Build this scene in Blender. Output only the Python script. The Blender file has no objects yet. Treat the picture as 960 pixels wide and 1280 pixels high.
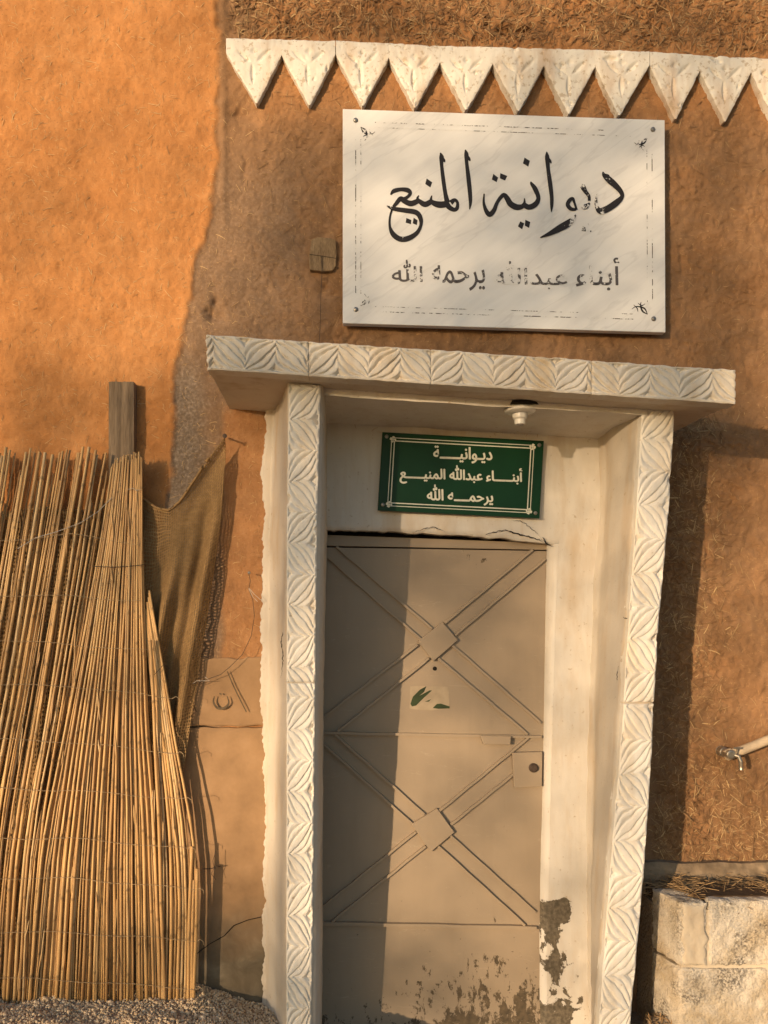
import bpy, math, random
import numpy as np
from mathutils import Vector

random.seed(7)
rng = np.random.default_rng(11)
R = math.radians
scene = bpy.context.scene
COL = scene.collection

# ------------------------------------------------------------------ camera
F = 960.0                    # focal length in pixels of the 960 x 1280 photograph
CX, CY = 420.0, 767.0        # foot of the camera's axis in the picture
CAM_H, CAM_D = 1.56, 3.10    # eye height, metres to the wall (wall face is y = 0)
cam = bpy.data.cameras.new('camera')
cam_o = bpy.data.objects.new('camera', cam)
COL.objects.link(cam_o)
cam.sensor_fit = 'VERTICAL'; cam.sensor_height = 36; cam.sensor_width = 27
cam.lens = 36 * F / 1280
cam.shift_x = (480 - CX) / 1280
cam.shift_y = (CY - 640) / 1280
cam_o.location = (0, -CAM_D, CAM_H)
cam_o.rotation_euler = (R(90), 0, 0)
cam.clip_end = 1000; cam.clip_start = 0.05
scene.camera = cam_o

# ------------------------------------------------------------------ light
SUN_EL, SUN_AZ = 7.0, 39.3   # low evening sun, to the left of the wall's normal
w = bpy.data.worlds.new('World'); scene.world = w; w.use_nodes = True
nt = w.node_tree
sky = nt.nodes.new('ShaderNodeTexSky'); sky.sky_type = 'NISHITA'; sky.sun_disc = False
sky.sun_elevation = R(SUN_EL); sky.sun_rotation = R(180 + SUN_AZ)
sky.air_density = 1.0; sky.dust_density = 1.0; sky.ozone_density = 2.1
bg = nt.nodes['Background']; bg.inputs['Strength'].default_value = 0.15
nt.links.new(sky.outputs[0], bg.inputs['Color'])
sun = bpy.data.lights.new('sun', 'SUN'); sun.energy = 4.0; sun.angle = R(0.55); sun.color = (1.0, 0.73, 0.47)
sun_o = bpy.data.objects.new('sun', sun); COL.objects.link(sun_o)
e, a = R(SUN_EL), R(SUN_AZ)
SUN = Vector((-math.sin(a) * math.cos(e), -math.cos(a) * math.cos(e), math.sin(e)))   # towards the sun
sun_o.rotation_euler = SUN.to_track_quat('Z', 'Y').to_euler()
sun_o.location = SUN * 40
vs = scene.view_settings
vs.view_transform = 'Standard'; vs.look = 'None'; vs.gamma = 1.0; vs.exposure = 0.66
scene.cycles.max_bounces = 6; scene.cycles.transparent_max_bounces = 12
scene.cycles.use_denoising = True

# ------------------------------------------------------------------ helpers
def P(px, py, d):
    return (d * (px - CX) / F, d - CAM_D, CAM_H - d * (py - CY) / F)
def WX(px, d=CAM_D): return d * (px - CX) / F
def WZ(py, d=CAM_D): return CAM_H - d * (py - CY) / F

_perm = np.random.default_rng(5).permutation(4096)
_grad = np.random.default_rng(6).uniform(0, 2 * np.pi, 4096)
def perlin(x, y, seed=0):
    x = np.asarray(x, float) + seed * 17.31; y = np.asarray(y, float) + seed * 9.77
    xi = np.floor(x).astype(int); yi = np.floor(y).astype(int)
    fx, fy = x - xi, y - yi
    u = fx ** 3 * (fx * (fx * 6 - 15) + 10); v = fy ** 3 * (fy * (fy * 6 - 15) + 10)
    def g(ix, iy, dx, dy):
        h = _perm[(ix + _perm[iy & 4095]) & 4095]
        t = _grad[h]
        return np.cos(t) * dx + np.sin(t) * dy
    n00 = g(xi, yi, fx, fy); n10 = g(xi + 1, yi, fx - 1, fy)
    n01 = g(xi, yi + 1, fx, fy - 1); n11 = g(xi + 1, yi + 1, fx - 1, fy - 1)
    return ((n00 * (1 - u) + n10 * u) * (1 - v) + (n01 * (1 - u) + n11 * u) * v) * 1.4
def fbm(x, y, oct=4, seed=0):
    s, a_, f = 0, 1.0, 1.0
    for i in range(oct):
        s = s + a_ * perlin(x * f, y * f, seed + i); a_ *= .5; f *= 2.03
    return s
def sstep(a_, b_, x):
    t = np.clip((np.asarray(x, float) - a_) / (b_ - a_), 0, 1)
    return t * t * (3 - 2 * t)

def tag(o, label=None, cat=None, group=None, kind=None):
    if label: o['label'] = label
    if cat: o['category'] = cat
    if group: o['group'] = group
    if kind: o['kind'] = kind
    return o
def thing(name, label, cat, loc=(0, 0, 0), group=None):
    o = bpy.data.objects.new(name, None); COL.objects.link(o)
    o.location = loc; o.empty_display_size = .1
    return tag(o, label, cat, group, 'thing' if cat else None)
def root_of(o):
    v = Vector((0, 0, 0))
    while o is not None:
        v += Vector(o.location); o = o.parent
    return v
def link(name, me, mat, parent=None, kind=None, smooth=False):
    if mat is not None and not me.materials: me.materials.append(mat)
    if smooth: me.polygons.foreach_set('use_smooth', np.ones(len(me.polygons), bool))
    o = bpy.data.objects.new(name, me); COL.objects.link(o)
    if parent is not None: o.parent = parent
    if kind: o['kind'] = kind
    return o

class MB:
    """gathers vertices and faces in world coordinates"""
    def __init__(s): s.v = []; s.f = []; s.sm = True
    def add(s, vs_, fs_):
        n = len(s.v); s.v += [tuple(p) for p in vs_]
        s.f += [tuple(i + n for i in f) for f in fs_]
    def quad(s, a_, b_, c_, d_): s.add([a_, b_, c_, d_], [(0, 1, 2, 3)])
    def hexa(s, p):        # p: 8 corners, front ring 0-3 then back ring 4-7
        s.add(p, [(0, 1, 2, 3), (7, 6, 5, 4), (0, 4, 5, 1), (1, 5, 6, 2), (2, 6, 7, 3), (3, 7, 4, 0)])
    def box(s, x0, x1, y0, y1, z0, z1):
        s.hexa([(x0, y0, z0), (x1, y0, z0), (x1, y0, z1), (x0, y0, z1), (x0, y1, z0), (x1, y1, z0), (x1, y1, z1), (x0, y1, z1)])
    def prism(s, poly, back):   # poly: front outline; back: offset vector to the back outline
        n = len(poly); b = Vector(back)
        s.add(list(poly) + [tuple(Vector(p) + b) for p in poly],
              [tuple(range(n)), tuple(range(2 * n - 1, n - 1, -1))] + [(i, i + n, (i + 1) % n + n, (i + 1) % n) for i in range(n)])
    def tube(s, pts, rad, sides=6, caps=True):
        pts = [Vector(p) for p in pts]; n = len(pts)
        rad = rad if hasattr(rad, '__len__') else [rad] * n
        vv, ff = [], []; up = None
        for i, p in enumerate(pts):
            t = (pts[min(i + 1, n - 1)] - pts[max(i - 1, 0)]).normalized()
            if up is None: up = t.orthogonal().normalized()
            up = (up - t * up.dot(t)).normalized(); sd = t.cross(up)
            for k in range(sides):
                an = 2 * math.pi * k / sides
                vv.append(p + (up * math.cos(an) + sd * math.sin(an)) * rad[i])
        for i in range(n - 1):
            for k in range(sides):
                k2 = (k + 1) % sides
                ff.append((i * sides + k, i * sides + k2, (i + 1) * sides + k2, (i + 1) * sides + k))
        if caps: ff += [tuple(range(sides - 1, -1, -1)), tuple((n - 1) * sides + k for k in range(sides))]
        s.add(vv, ff)
    def lathe(s, c, axis, prof, sides=24):    # prof: (distance along axis, radius)
        ax = Vector(axis).normalized(); u = ax.orthogonal().normalized(); w_ = ax.cross(u); c = Vector(c)
        vv, ff = [], []
        for (h, r) in prof:
            for k in range(sides):
                an = 2 * math.pi * k / sides
                vv.append(c + ax * h + (u * math.cos(an) + w_ * math.sin(an)) * r)
        for i in range(len(prof) - 1):
            for k in range(sides):
                k2 = (k + 1) % sides
                ff.append((i * sides + k, i * sides + k2, (i + 1) * sides + k2, (i + 1) * sides + k))
        ff += [tuple(range(sides)), tuple((len(prof) - 1) * sides + k for k in range(sides))]
        s.add(vv, ff)
    def build(s, name, mat, parent=None, kind=None, smooth=False, bevel=0):
        r = root_of(parent)
        me = bpy.data.meshes.new(name)
        me.from_pydata([(p[0] - r.x, p[1] - r.y, p[2] - r.z) for p in s.v], [], s.f)
        me.validate(); me.update()
        o = link(name, me, mat, parent, kind, smooth)
        if bevel:
            m = o.modifiers.new('bevel', 'BEVEL'); m.width = bevel; m.segments = 2; m.limit_method = 'ANGLE'; m.angle_limit = R(40)
        return o

def grid_obj(name, Pa, mat, parent=None, skirt=None, mask=None, attrs=None, kind=None, smooth=True):
    """sheet from an n x m x 3 array of world points; skirt = vector by which its rim and back go inwards"""
    n, m = Pa.shape[:2]
    r = root_of(parent); V = Pa.reshape(-1, 3) - np.array(r)
    ii, jj = np.meshgrid(np.arange(n - 1), np.arange(m - 1), indexing='ij')
    a_ = (ii * m + jj).ravel()
    if mask is not None: a_ = a_[mask.ravel()]
    Q = np.stack([a_, a_ + 1, a_ + m + 1, a_ + m], 1)
    if skirt is not None:
        loop = np.concatenate([np.arange(m), np.arange(1, n) * m + m - 1, (n - 1) * m + np.arange(m - 2, -1, -1), np.arange(n - 2, 0, -1) * m])
        k = len(loop); base = n * m
        V = np.concatenate([V, V[loop], V[loop] + np.array(skirt)])      # rim doubled, so the edge stays sharp
        i0 = np.arange(k); i1 = (i0 + 1) % k
        Q = np.concatenate([Q, np.stack([base + i0, base + k + i0, base + k + i1, base + i1], 1)])
    me = bpy.data.meshes.new(name)
    me.vertices.add(len(V)); me.vertices.foreach_set('co', V.astype(np.float32).ravel())
    me.loops.add(len(Q) * 4); me.loops.foreach_set('vertex_index', Q.astype(np.int32).ravel())
    me.polygons.add(len(Q)); me.polygons.foreach_set('loop_start', (np.arange(len(Q)) * 4).astype(np.int32))
    me.update(calc_edges=True)
    if attrs:
        for an, arr in attrs.items():
            at = me.attributes.new(an, 'FLOAT', 'POINT')
            full = np.zeros(len(V), np.float32); full[:n * m] = arr.ravel()
            if skirt is not None: full[n * m:n * m + k] = arr.ravel()[loop]; full[n * m + k:] = arr.ravel()[loop]
            at.data.foreach_set('value', full)
    return link(name, me, mat, parent, kind, smooth)

def spline(pts, n):
    """Catmull-Rom through pts (tuples of any length), n samples per span"""
    A = np.array(pts, float); B = np.vstack([2 * A[0] - A[1], A, 2 * A[-1] - A[-2]]); out = []
    for i in range(len(A) - 1):
        p0, p1, p2, p3 = B[i:i + 4]
        for t in np.linspace(0, 1, n, endpoint=False):
            out.append(.5 * (2 * p1 + (p2 - p0) * t + (2 * p0 - 5 * p1 + 4 * p2 - p3) * t * t + (3 * p1 - p0 - 3 * p2 + p3) * t ** 3))
    out.append(A[-1]); return np.array(out)
def lut(tab, y):
    t = np.array(tab, float)
    yy = np.asarray(y, float)
    r = np.interp(yy, t[:, 0], t[:, 1])
    sl = (t[-1, 1] - t[-2, 1]) / (t[-1, 0] - t[-2, 0])
    return np.where(yy > t[-1, 0], t[-1, 1] + (yy - t[-1, 0]) * sl, r)

# ------------------------------------------------------------------ materials
class NT:
    def __init__(s, name):
        s.m = bpy.data.materials.new(name); s.m.use_nodes = True
        s.t = s.m.node_tree; s.b = s.t.nodes['Principled BSDF']; s.c = s.t.nodes.new('ShaderNodeTexCoord').outputs['Object']
    def n(s, typ, **kw):
        nd = s.t.nodes.new(typ)
        for k, v in kw.items(): setattr(nd, k, v)
        return nd
    def set(s, inp, v):
        if isinstance(v, bpy.types.NodeSocket): s.t.links.new(v, inp)
        elif v is not None: inp.default_value = v
    def mapping(s, scale=(1, 1, 1), rot=(0, 0, 0), src=None):
        mp = s.n('ShaderNodeMapping'); s.set(mp.inputs[0], src or s.c)
        mp.inputs['Scale'].default_value = scale; mp.inputs['Rotation'].default_value = rot
        return mp.outputs[0]
    def noise(s, scale, detail=4, rough=.55, dist=0, co=None):
        nd = s.n('ShaderNodeTexNoise'); s.set(nd.inputs['Vector'], co or s.c)
        nd.inputs['Scale'].default_value = scale; nd.inputs['Detail'].default_value = detail
        nd.inputs['Roughness'].default_value = rough; nd.inputs['Distortion'].default_value = dist
        return nd.outputs['Fac']
    def voro(s, scale, co=None, feature='F1'):
        nd = s.n('ShaderNodeTexVoronoi', feature=feature); s.set(nd.inputs['Vector'], co or s.c)
        nd.inputs['Scale'].default_value = scale
        return nd.outputs['Distance']
    def ramp(s, fac, stops):
        nd = s.n('ShaderNodeValToRGB'); s.set(nd.inputs[0], fac); el = nd.color_ramp.elements
        while len(el) < len(stops): el.new(.5)
        for q, (p, c) in zip(el, stops):
            q.position = p; q.color = (c, c, c, 1) if not hasattr(c, '__len__') else (*c, 1)
        return nd.outputs[0]
    def mix(s, fac, a_, b_, mode='MIX'):
        nd = s.n('ShaderNodeMix', data_type='RGBA', blend_type=mode)
        s.set(nd.inputs[0], fac)
        for k, v in ((6, a_), (7, b_)):
            s.set(nd.inputs[k], (*v, 1) if isinstance(v, tuple) and len(v) == 3 else v)
        return nd.outputs[2]
    def math(s, op, a_, b_=None, clamp=False):
        nd = s.n('ShaderNodeMath', operation=op); nd.use_clamp = clamp
        s.set(nd.inputs[0], a_); s.set(nd.inputs[1], b_)
        return nd.outputs[0]
    def rng(s, v, a_, b_, c_=0, d_=1, smooth=False):
        nd = s.n('ShaderNodeMapRange'); s.set(nd.inputs[0], v)
        if smooth: nd.interpolation_type = 'SMOOTHSTEP'
        for i, q in enumerate((a_, b_, c_, d_)): nd.inputs[i + 1].default_value = q
        return nd.outputs[0]
    def attr(s, name):
        nd = s.n('ShaderNodeAttribute'); nd.attribute_name = name; return nd.outputs['Fac']
    def rand(s): return s.n('ShaderNodeObjectInfo').outputs['Random']
    def pos(s):
        sp = s.n('ShaderNodeSeparateXYZ'); s.set(sp.inputs[0], s.n('ShaderNodeNewGeometry').outputs['Position']); return sp.outputs
    def bump(s, h, strength=.5, dist=.01, prev=None):
        nd = s.n('ShaderNodeBump'); s.set(nd.inputs['Height'], h)
        nd.inputs['Strength'].default_value = strength; nd.inputs['Distance'].default_value = dist
        if prev is not None: s.set(nd.inputs['Normal'], prev)
        return nd.outputs[0]
    def done(s, col, rough=.9, normal=None, spec=.2, metal=0, alpha=None):
        s.set(s.b.inputs['Base Color'], (*col, 1) if isinstance(col, tuple) and len(col) == 3 else col)
        s.set(s.b.inputs['Roughness'], rough); s.b.inputs['Specular IOR Level'].default_value = spec
        s.b.inputs['Metallic'].default_value = metal
        if normal is not None: s.set(s.b.inputs['Normal'], normal)
        if alpha is not None: s.set(s.b.inputs['Alpha'], alpha)
        return s.m
def plain(name, c, rough=.7, var=.25, scale=30, bump=.2, spec=.3, metal=0):
    k = NT(name); n = k.noise(scale, 5)
    d = tuple(x * (1 - var) for x in c); l = tuple(min(1, x * (1 + var)) for x in c)
    return k.done(k.ramp(n, [(.3, d), (.7, l)]), rough, k.bump(n, bump, .003), spec, metal)

def mud_mat():
    k = NT('mud_plaster')
    big = k.noise(1.6, 5, .6); mid = k.noise(14, 5, .6); fine = k.noise(120, 4, .6)
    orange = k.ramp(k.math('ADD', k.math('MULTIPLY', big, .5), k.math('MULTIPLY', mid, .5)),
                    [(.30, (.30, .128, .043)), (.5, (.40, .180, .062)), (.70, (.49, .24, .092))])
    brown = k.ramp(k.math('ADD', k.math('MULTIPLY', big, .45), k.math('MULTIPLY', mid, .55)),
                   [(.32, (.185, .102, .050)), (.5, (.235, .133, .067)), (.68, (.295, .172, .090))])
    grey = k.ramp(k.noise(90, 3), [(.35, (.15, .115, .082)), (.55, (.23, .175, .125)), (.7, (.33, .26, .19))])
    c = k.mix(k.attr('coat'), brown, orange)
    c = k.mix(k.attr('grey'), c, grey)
    # short pale chopped straw flecks mixed into the mud
    co = k.mapping((1, 1, 1), (0, .6, 0)); f1 = k.noise(38, 2, .5, 1.5, k.mapping((1, 1, 4.5), (0, .5, 0)))
    f2 = k.noise(38, 2, .5, 1.5, k.mapping((4.5, 1, 1), (0, .35, 0)))
    fl = k.math('MAXIMUM', k.rng(f1, .66, .72), k.rng(f2, .66, .72))
    c = k.mix(k.math('MULTIPLY', fl, .45), c, (.52, .33, .15))
    c = k.mix(k.math('MULTIPLY', k.rng(fine, .40, .30), .5), c, (.12, .06, .025))
    h = k.math('ADD', k.math('ADD', k.math('MULTIPLY', mid, .4), k.math('MULTIPLY', fine, .42)), k.math('MULTIPLY', k.math('MAXIMUM', f1, f2), .5))
    nrm = k.bump(h, .45, .010)
    return k.done(c, .95, nrm, .1)
MUD = mud_mat()
def straw_mat(name, lo, hi):
    k = NT(name); n = k.noise(14, 2)
    return k.done(k.ramp(k.math('ADD', k.math('MULTIPLY', n, .6), k.math('MULTIPLY', k.attr('tone'), .4)), [(.12, lo), (.62, hi)]), .8, None, .15)
STRAW = straw_mat('straw_in_mud', (.20, .108, .05), (.56, .38, .185))
STRAWBED = straw_mat('dry_straw', (.16, .095, .042), (.42, .27, .13))

def cement_mat():
    k = NT('cement_render'); z = k.pos()[2]
    n = k.noise(7, 6, .6); f = k.noise(60, 4)
    c = k.ramp(n, [(.3, (.225, .138, .070)), (.55, (.30, .185, .095)), (.75, (.355, .225, .12))])
    damp = k.math('MULTIPLY', k.rng(k.math('ADD', z, k.math('MULTIPLY', k.noise(5, 4), .35)), .62, .34, 0, 1), .9)
    c = k.mix(damp, c, k.ramp(k.noise(11, 5, .6, .6), [(.35, (.075, .065, .045)), (.6, (.125, .108, .075)), (.75, (.20, .175, .125))]))
    return k.done(c, .85, k.bump(k.math('ADD', n, k.math('MULTIPLY', f, .3)), .35, .006), .2)
CEMENT = cement_mat()

def white_mat(name, base=(.63, .585, .51), stain=(.46, .34, .205), amt=.55, peel=False, speck=.36):
    k = NT(name); x, y, z = k.pos()
    n = k.noise(3.2, 6, .6); st = k.noise(5, 6, .65, 0, k.mapping((1.6, 1.6, .45))); f = k.noise(55, 5, .6)
    drip = k.noise(26, 4, .6, .4, k.mapping((1, 1, .12)))
    c = k.mix(k.rng(n, .3, .7), tuple(q * .9 for q in base), base)
    c = k.mix(k.math('MULTIPLY', k.rng(st, .5, .72, 0, amt), 1), c, stain)
    c = k.mix(k.math('MULTIPLY', k.rng(drip, .5, .75, 0, .35), 1), c, (.50, .40, .28))
    c = k.mix(k.rng(f, speck, speck - .06, 0, .6), c, (.34, .25, .15))
    h = k.math('ADD', k.math('MULTIPLY', f, .3), k.math('MULTIPLY', drip, .5))
    if peel:
        pn = k.math('ADD', k.noise(9, 7, .68, .6), k.math('MULTIPLY', k.noise(40, 4, .6, 0, k.mapping((1, 1, .5))), .28))
        thr = k.rng(z, .50, .40, 1.0, 0)         # flakes only low on the wall
        off = k.rng(x, .84, .98, -.01, .07)
        pm = k.rng(k.math('SUBTRACT', k.math('SUBTRACT', pn, thr), off), .615, .63)
        c = k.mix(pm, c, k.ramp(k.noise(70, 4), [(.35, (.075, .062, .042)), (.65, (.16, .13, .09))]))
        h = k.math('SUBTRACT', h, k.math('MULTIPLY', pm, 1.2))
    return k.done(c, .8, k.bump(h, .4, .006), .25)
WHITE = white_mat('whitewash')
WHITEPEEL = white_mat('whitewash_peeling', peel=True)
JAMBW = white_mat('whitewash_brushed', base=(.52, .465, .385), stain=(.45, .33, .2), amt=.7)
CARVED = white_mat('carved_gypsum', base=(.68, .645, .57), stain=(.56, .44, .28), amt=.5)
LINT = white_mat('lintel_gypsum', base=(.62, .57, .48), stain=(.50, .37, .21), amt=.7)
TOOTH = white_mat('tooth_gypsum', base=(.68, .64, .55), stain=(.40, .24, .12), amt=.75, speck=.43)
SOFFIT = white_mat('stained_soffit', base=(.58, .50, .39), stain=(.34, .23, .13), amt=.7)
CEIL = white_mat('ceiling_whitewash', base=(.66, .61, .53), stain=(.45, .36, .25), amt=.3)

def door_mat():
    k = NT('door_paint'); x, y, z = k.pos()
    n = k.noise(2.5, 5, .6); f = k.noise(90, 3); streak = k.noise(16, 4, .6, .3, k.mapping((1, 1, .15)))
    c = k.ramp(n, [(.3, (.275, .213, .145)), (.7, (.325, .252, .172))])
    c = k.mix(k.rng(streak, .5, .8, 0, .35), c, (.24, .182, .12))
    pn = k.math('ADD', k.noise(19, 9, .74, .3, k.mapping((1.3, 1, .7))), k.math('MULTIPLY', k.noise(4.5, 3, .6), .26))
    low = k.rng(z, .32, -.14, .26, .0)
    xm = k.rng(k.math('ABSOLUTE', k.math('SUBTRACT', x, .62)), .05, .5, -.06, .07)
    pm = k.rng(k.math('SUBTRACT', k.math('SUBTRACT', pn, low), xm), .60, .625)
    chips = k.math('MULTIPLY', k.rng(k.noise(38, 7, .72), .69, .70), k.rng(z, .55, .30, 0, 1))
    pm = k.math('MAXIMUM', pm, chips)
    c = k.mix(pm, c, k.ramp(k.noise(45, 4), [(.3, (.055, .042, .026)), (.7, (.125, .09, .052))]))
    sc = k.math('MULTIPLY', k.rng(k.noise(3.5, 2, .5, 2.5, k.mapping((1, 1, 6), (0, .9, 0))), .655, .66), k.rng(k.noise(3.5, 2, .5, 2.5, k.mapping((1, 1, 6), (0, .9, 0))), .675, .67))
    c = k.mix(k.math('MULTIPLY', sc, .35), c, (.42, .34, .24))
    h = k.math('ADD', k.math('SUBTRACT', k.math('MULTIPLY', n, 2.6), k.math('MULTIPLY', pm, .5)), k.math('MULTIPLY', f, .06))
    return k.done(c, k.mix(pm, (.5, .5, .5), (.85, .85, .85)), k.bump(h, .35, .006), .35)
DOOR = door_mat()
def marble_mat(name, ink=None, wear=.5):
    k = NT(name)
    co = k.mapping((1, 1, 1), (0, .7, 0))
    dg = k.mapping((1, 1, 1), (0, .62, 0)); ds = k.mapping((.45, 1, 2.4), (0, 0, 0), dg)
    cloud = k.noise(5, 7, .62, .3, ds)
    v = k.math('ABSOLUTE', k.math('SUBTRACT', k.noise(2.3, 5, .55, .25, ds), .47))
    c = k.ramp(cloud, [(.36, (.61, .60, .57)), (.5, (.665, .655, .615)), (.62, (.70, .69, .65))])
    c = k.mix(k.rng(v, .016, .0, 0, .22), c, (.36, .35, .33))
    if ink is None: return k.done(c, .38, None, .4)
    nz = k.math('ADD', k.noise(22, 6, .7), k.math('MULTIPLY', k.noise(110, 3, .6), .35))
    th = k.math('ADD', nz, k.attr('worn'))
    return k.done(k.mix(k.rng(th, .98, 1.02), ink, c), .5, None, .3)
MARBLE = marble_mat('white_marble'); INK = marble_mat('black_ink_worn', (.018, .014, .012)); GREYINK = marble_mat('grey_ink_worn', (.085, .075, .07))
GREEN = plain('green_enamel', (.001, .030, .008), .45, .10, 8, .03, .25)
CREAMINK = plain('pale_lettering', (.62, .62, .52), .6, .08, 60, .05)
METAL = plain('screw_steel', (.25, .23, .20), .4, .3, 80, .1, .5, .8)
BRASS = plain('tap_brass', (.36, .31, .24), .35, .25, 60, .1, .5, .8)
BLACK = plain('dark_gap', (.012, .009, .006), .9, .2, 20, .1)
PORCELAIN = plain('lamp_porcelain', (.72, .69, .62), .3, .05, 30, .02, .5)
PVC = plain('pipe_plastic', (.46, .36, .24), .5, .15, 25, .08)
WIRE = plain('rusty_wire', (.06, .04, .028), .7, .3, 60, .1)
STEELWIRE = plain('pale_wire', (.42, .38, .32), .5, .2, 60, .1)
TWINE = plain('pale_twine', (.36, .26, .15), .9, .3, 120, .3)
STONE = plain('pebble_stone', (.34, .28, .21), .9, .35, 9, .3)
BARK = plain('bark', (.09, .065, .045), .9, .4, 12, .5)
LEAF = plain('tree_leaf', (.055, .075, .025), .6, .4, 2, .1)

def wood_mat(name, lo, hi, st):
    k = NT(name)
    n = k.noise(9, 6, .65, .5, k.mapping(st)); f = k.noise(60, 4, .6, 0, k.mapping(st))
    c = k.ramp(k.math('ADD', k.math('MULTIPLY', n, .6), k.math('MULTIPLY', f, .4)), [(.34, lo), (.62, hi)])
    return k.done(c, .9, k.bump(f, .6, .006), .15)
WOOD = wood_mat('weathered_wood', (.095, .066, .040), (.25, .185, .12), (6, 6, .35))
BEAM = wood_mat('beam_end_grain', (.13, .085, .045), (.31, .215, .12), (5, 3, 1.2))

def reed_mat():
    k = NT('reed_cane'); r = k.rand()
    n = k.noise(28, 4, .6, 0, k.mapping((3, 3, .25))); m = k.noise(2.2, 2)
    c = k.ramp(k.math('ADD', k.math('MULTIPLY', r, .62), k.math('MULTIPLY', m, .4)),
               [(.08, (.24, .145, .065)), (.22, (.42, .25, .105)), (.45, (.56, .335, .13)), (.66, (.60, .385, .16)), (.85, (.63, .45, .235)), (.95, (.36, .275, .165))])
    c = k.mix(k.rng(n, .50, .70, 0, .65), c, (.20, .115, .05))
    c = k.mix(k.math('MULTIPLY', k.attr('node'), .6), c, (.12, .07, .03))
    return k.done(c, .5, k.bump(n, .25, .002), .35)
REED = reed_mat()
def burlap_mat():
    k = NT('burlap_weave'); u = k.n('ShaderNodeUVMap').outputs[0]
    sp = k.n('ShaderNodeSeparateXYZ'); k.set(sp.inputs[0], u)
    wob = k.noise(9, 3, .6)
    def thread(o, cnt, ph):
        t = k.math('ADD', k.math('MULTIPLY', o, cnt), k.math('MULTIPLY', wob, ph))
        return k.math('ABSOLUTE', k.math('SINE', t))
    a_ = thread(sp.outputs[0], 225, 11); b_ = thread(sp.outputs[1], 205, 11)
    t = k.math('MAXIMUM', a_, b_)
    c = k.ramp(k.math('ADD', k.math('MULTIPLY', k.noise(70, 4), .6), k.math('MULTIPLY', k.noise(4, 4), .4)), [(.3, (.19, .115, .048)), (.7, (.36, .23, .105))])
    c = k.mix(k.rng(t, .9, .5, 0, .5), c, (.10, .062, .026))
    return k.done(c, .95, k.bump(t, .7, .003), .1, alpha=k.rng(t, .62, .78, .0, 1))
BURLAP = burlap_mat()
def block_mat():
    k = NT('concrete_block'); x, y, z = k.pos()
    v = k.voro(95); n = k.noise(6, 6, .65); f = k.noise(130, 4, .65)
    c = k.ramp(n, [(.3, (.38, .29, .18)), (.5, (.48, .38, .25)), (.7, (.58, .48, .34))])
    c = k.mix(k.rng(k.noise(3.5, 6, .65), .38, .55, 0, .85), c, (.68, .61, .50))
    soot = k.math('MULTIPLY', k.rng(k.noise(5.5, 5, .6), .5, .62), k.rng(f, .42, .58))
    c = k.mix(k.math('MULTIPLY', soot, .85), c, (.10, .085, .065))
    c = k.mix(k.rng(v, .22, .08, 0, .5), c, (.17, .12, .07))
    h = k.math('ADD', k.math('MULTIPLY', v, .45), k.math('MULTIPLY', k.noise(75, 6, .75), 1.6))
    return k.done(c, .95, k.bump(h, .9, .006), .1)
BLOCK = block_mat()
MORTAR = white_mat('mortar', base=(.58, .49, .36), stain=(.36, .26, .16), amt=.6)
def ground_mat():
    k = NT('sandy_ground'); n = k.noise(2.5, 6, .6); v = k.voro(85)
    c = k.ramp(n, [(.3, (.25, .18, .115)), (.7, (.34, .26, .175))])
    c = k.mix(k.rng(v, .5, .2, 0, .35), c, (.40, .33, .25))
    return k.done(c, .95, k.bump(k.math('ADD', v, k.noise(40, 4)), .6, .012), .1)
GROUND = ground_mat()

# ------------------------------------------------------------------ mud wall
EDGE = [(-200, 272), (0, 272), (190, 273), (260, 266), (290, 258), (320, 246), (360, 240), (400, 232), (450, 222), (500, 216), (560, 217), (600, 214), (645, 206), (700, 196), (1400, 190)]
def maps(X, Z):
    px = CX + X * F / CAM_D; py = CY - (Z - CAM_H) * F / CAM_D
    n1 = fbm(X * 6, Z * 6, 4, 3); n2 = fbm(X * 22, Z * 22, 3, 9)
    ed = lut(EDGE, py) + 5 * n1 + 2.5 * n2
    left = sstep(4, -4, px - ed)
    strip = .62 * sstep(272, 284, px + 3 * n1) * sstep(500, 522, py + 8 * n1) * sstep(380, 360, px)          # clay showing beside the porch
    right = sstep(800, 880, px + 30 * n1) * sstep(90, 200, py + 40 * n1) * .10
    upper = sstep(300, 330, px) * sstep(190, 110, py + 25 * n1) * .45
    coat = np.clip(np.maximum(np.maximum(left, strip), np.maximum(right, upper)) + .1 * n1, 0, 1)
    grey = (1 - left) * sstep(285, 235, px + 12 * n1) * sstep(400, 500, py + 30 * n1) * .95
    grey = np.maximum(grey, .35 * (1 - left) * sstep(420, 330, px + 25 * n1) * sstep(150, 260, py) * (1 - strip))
    rough = .22 + .14 * np.clip(n1, 0, 1)
    rough = rough + .75 * sstep(66, 34, py + 10 * n1 - .034 * (px - 283)) * sstep(270, 300, px)
    rough = np.maximum(rough, .55 * sstep(282, 320, px) * sstep(500, 440, py) + .0)
    rough = np.maximum(rough, (.55 + .5 * sstep(930, 840, px + 25 * n1) + .4 * sstep(930, 1010, py)) * sstep(800, 835, px) * sstep(470, 540, py))
    rough = np.where(px < ed, np.minimum(rough, .24), rough)
    return px, py, left, strip, coat, grey, np.clip(rough, 0, 1.25), n1, n2
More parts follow.
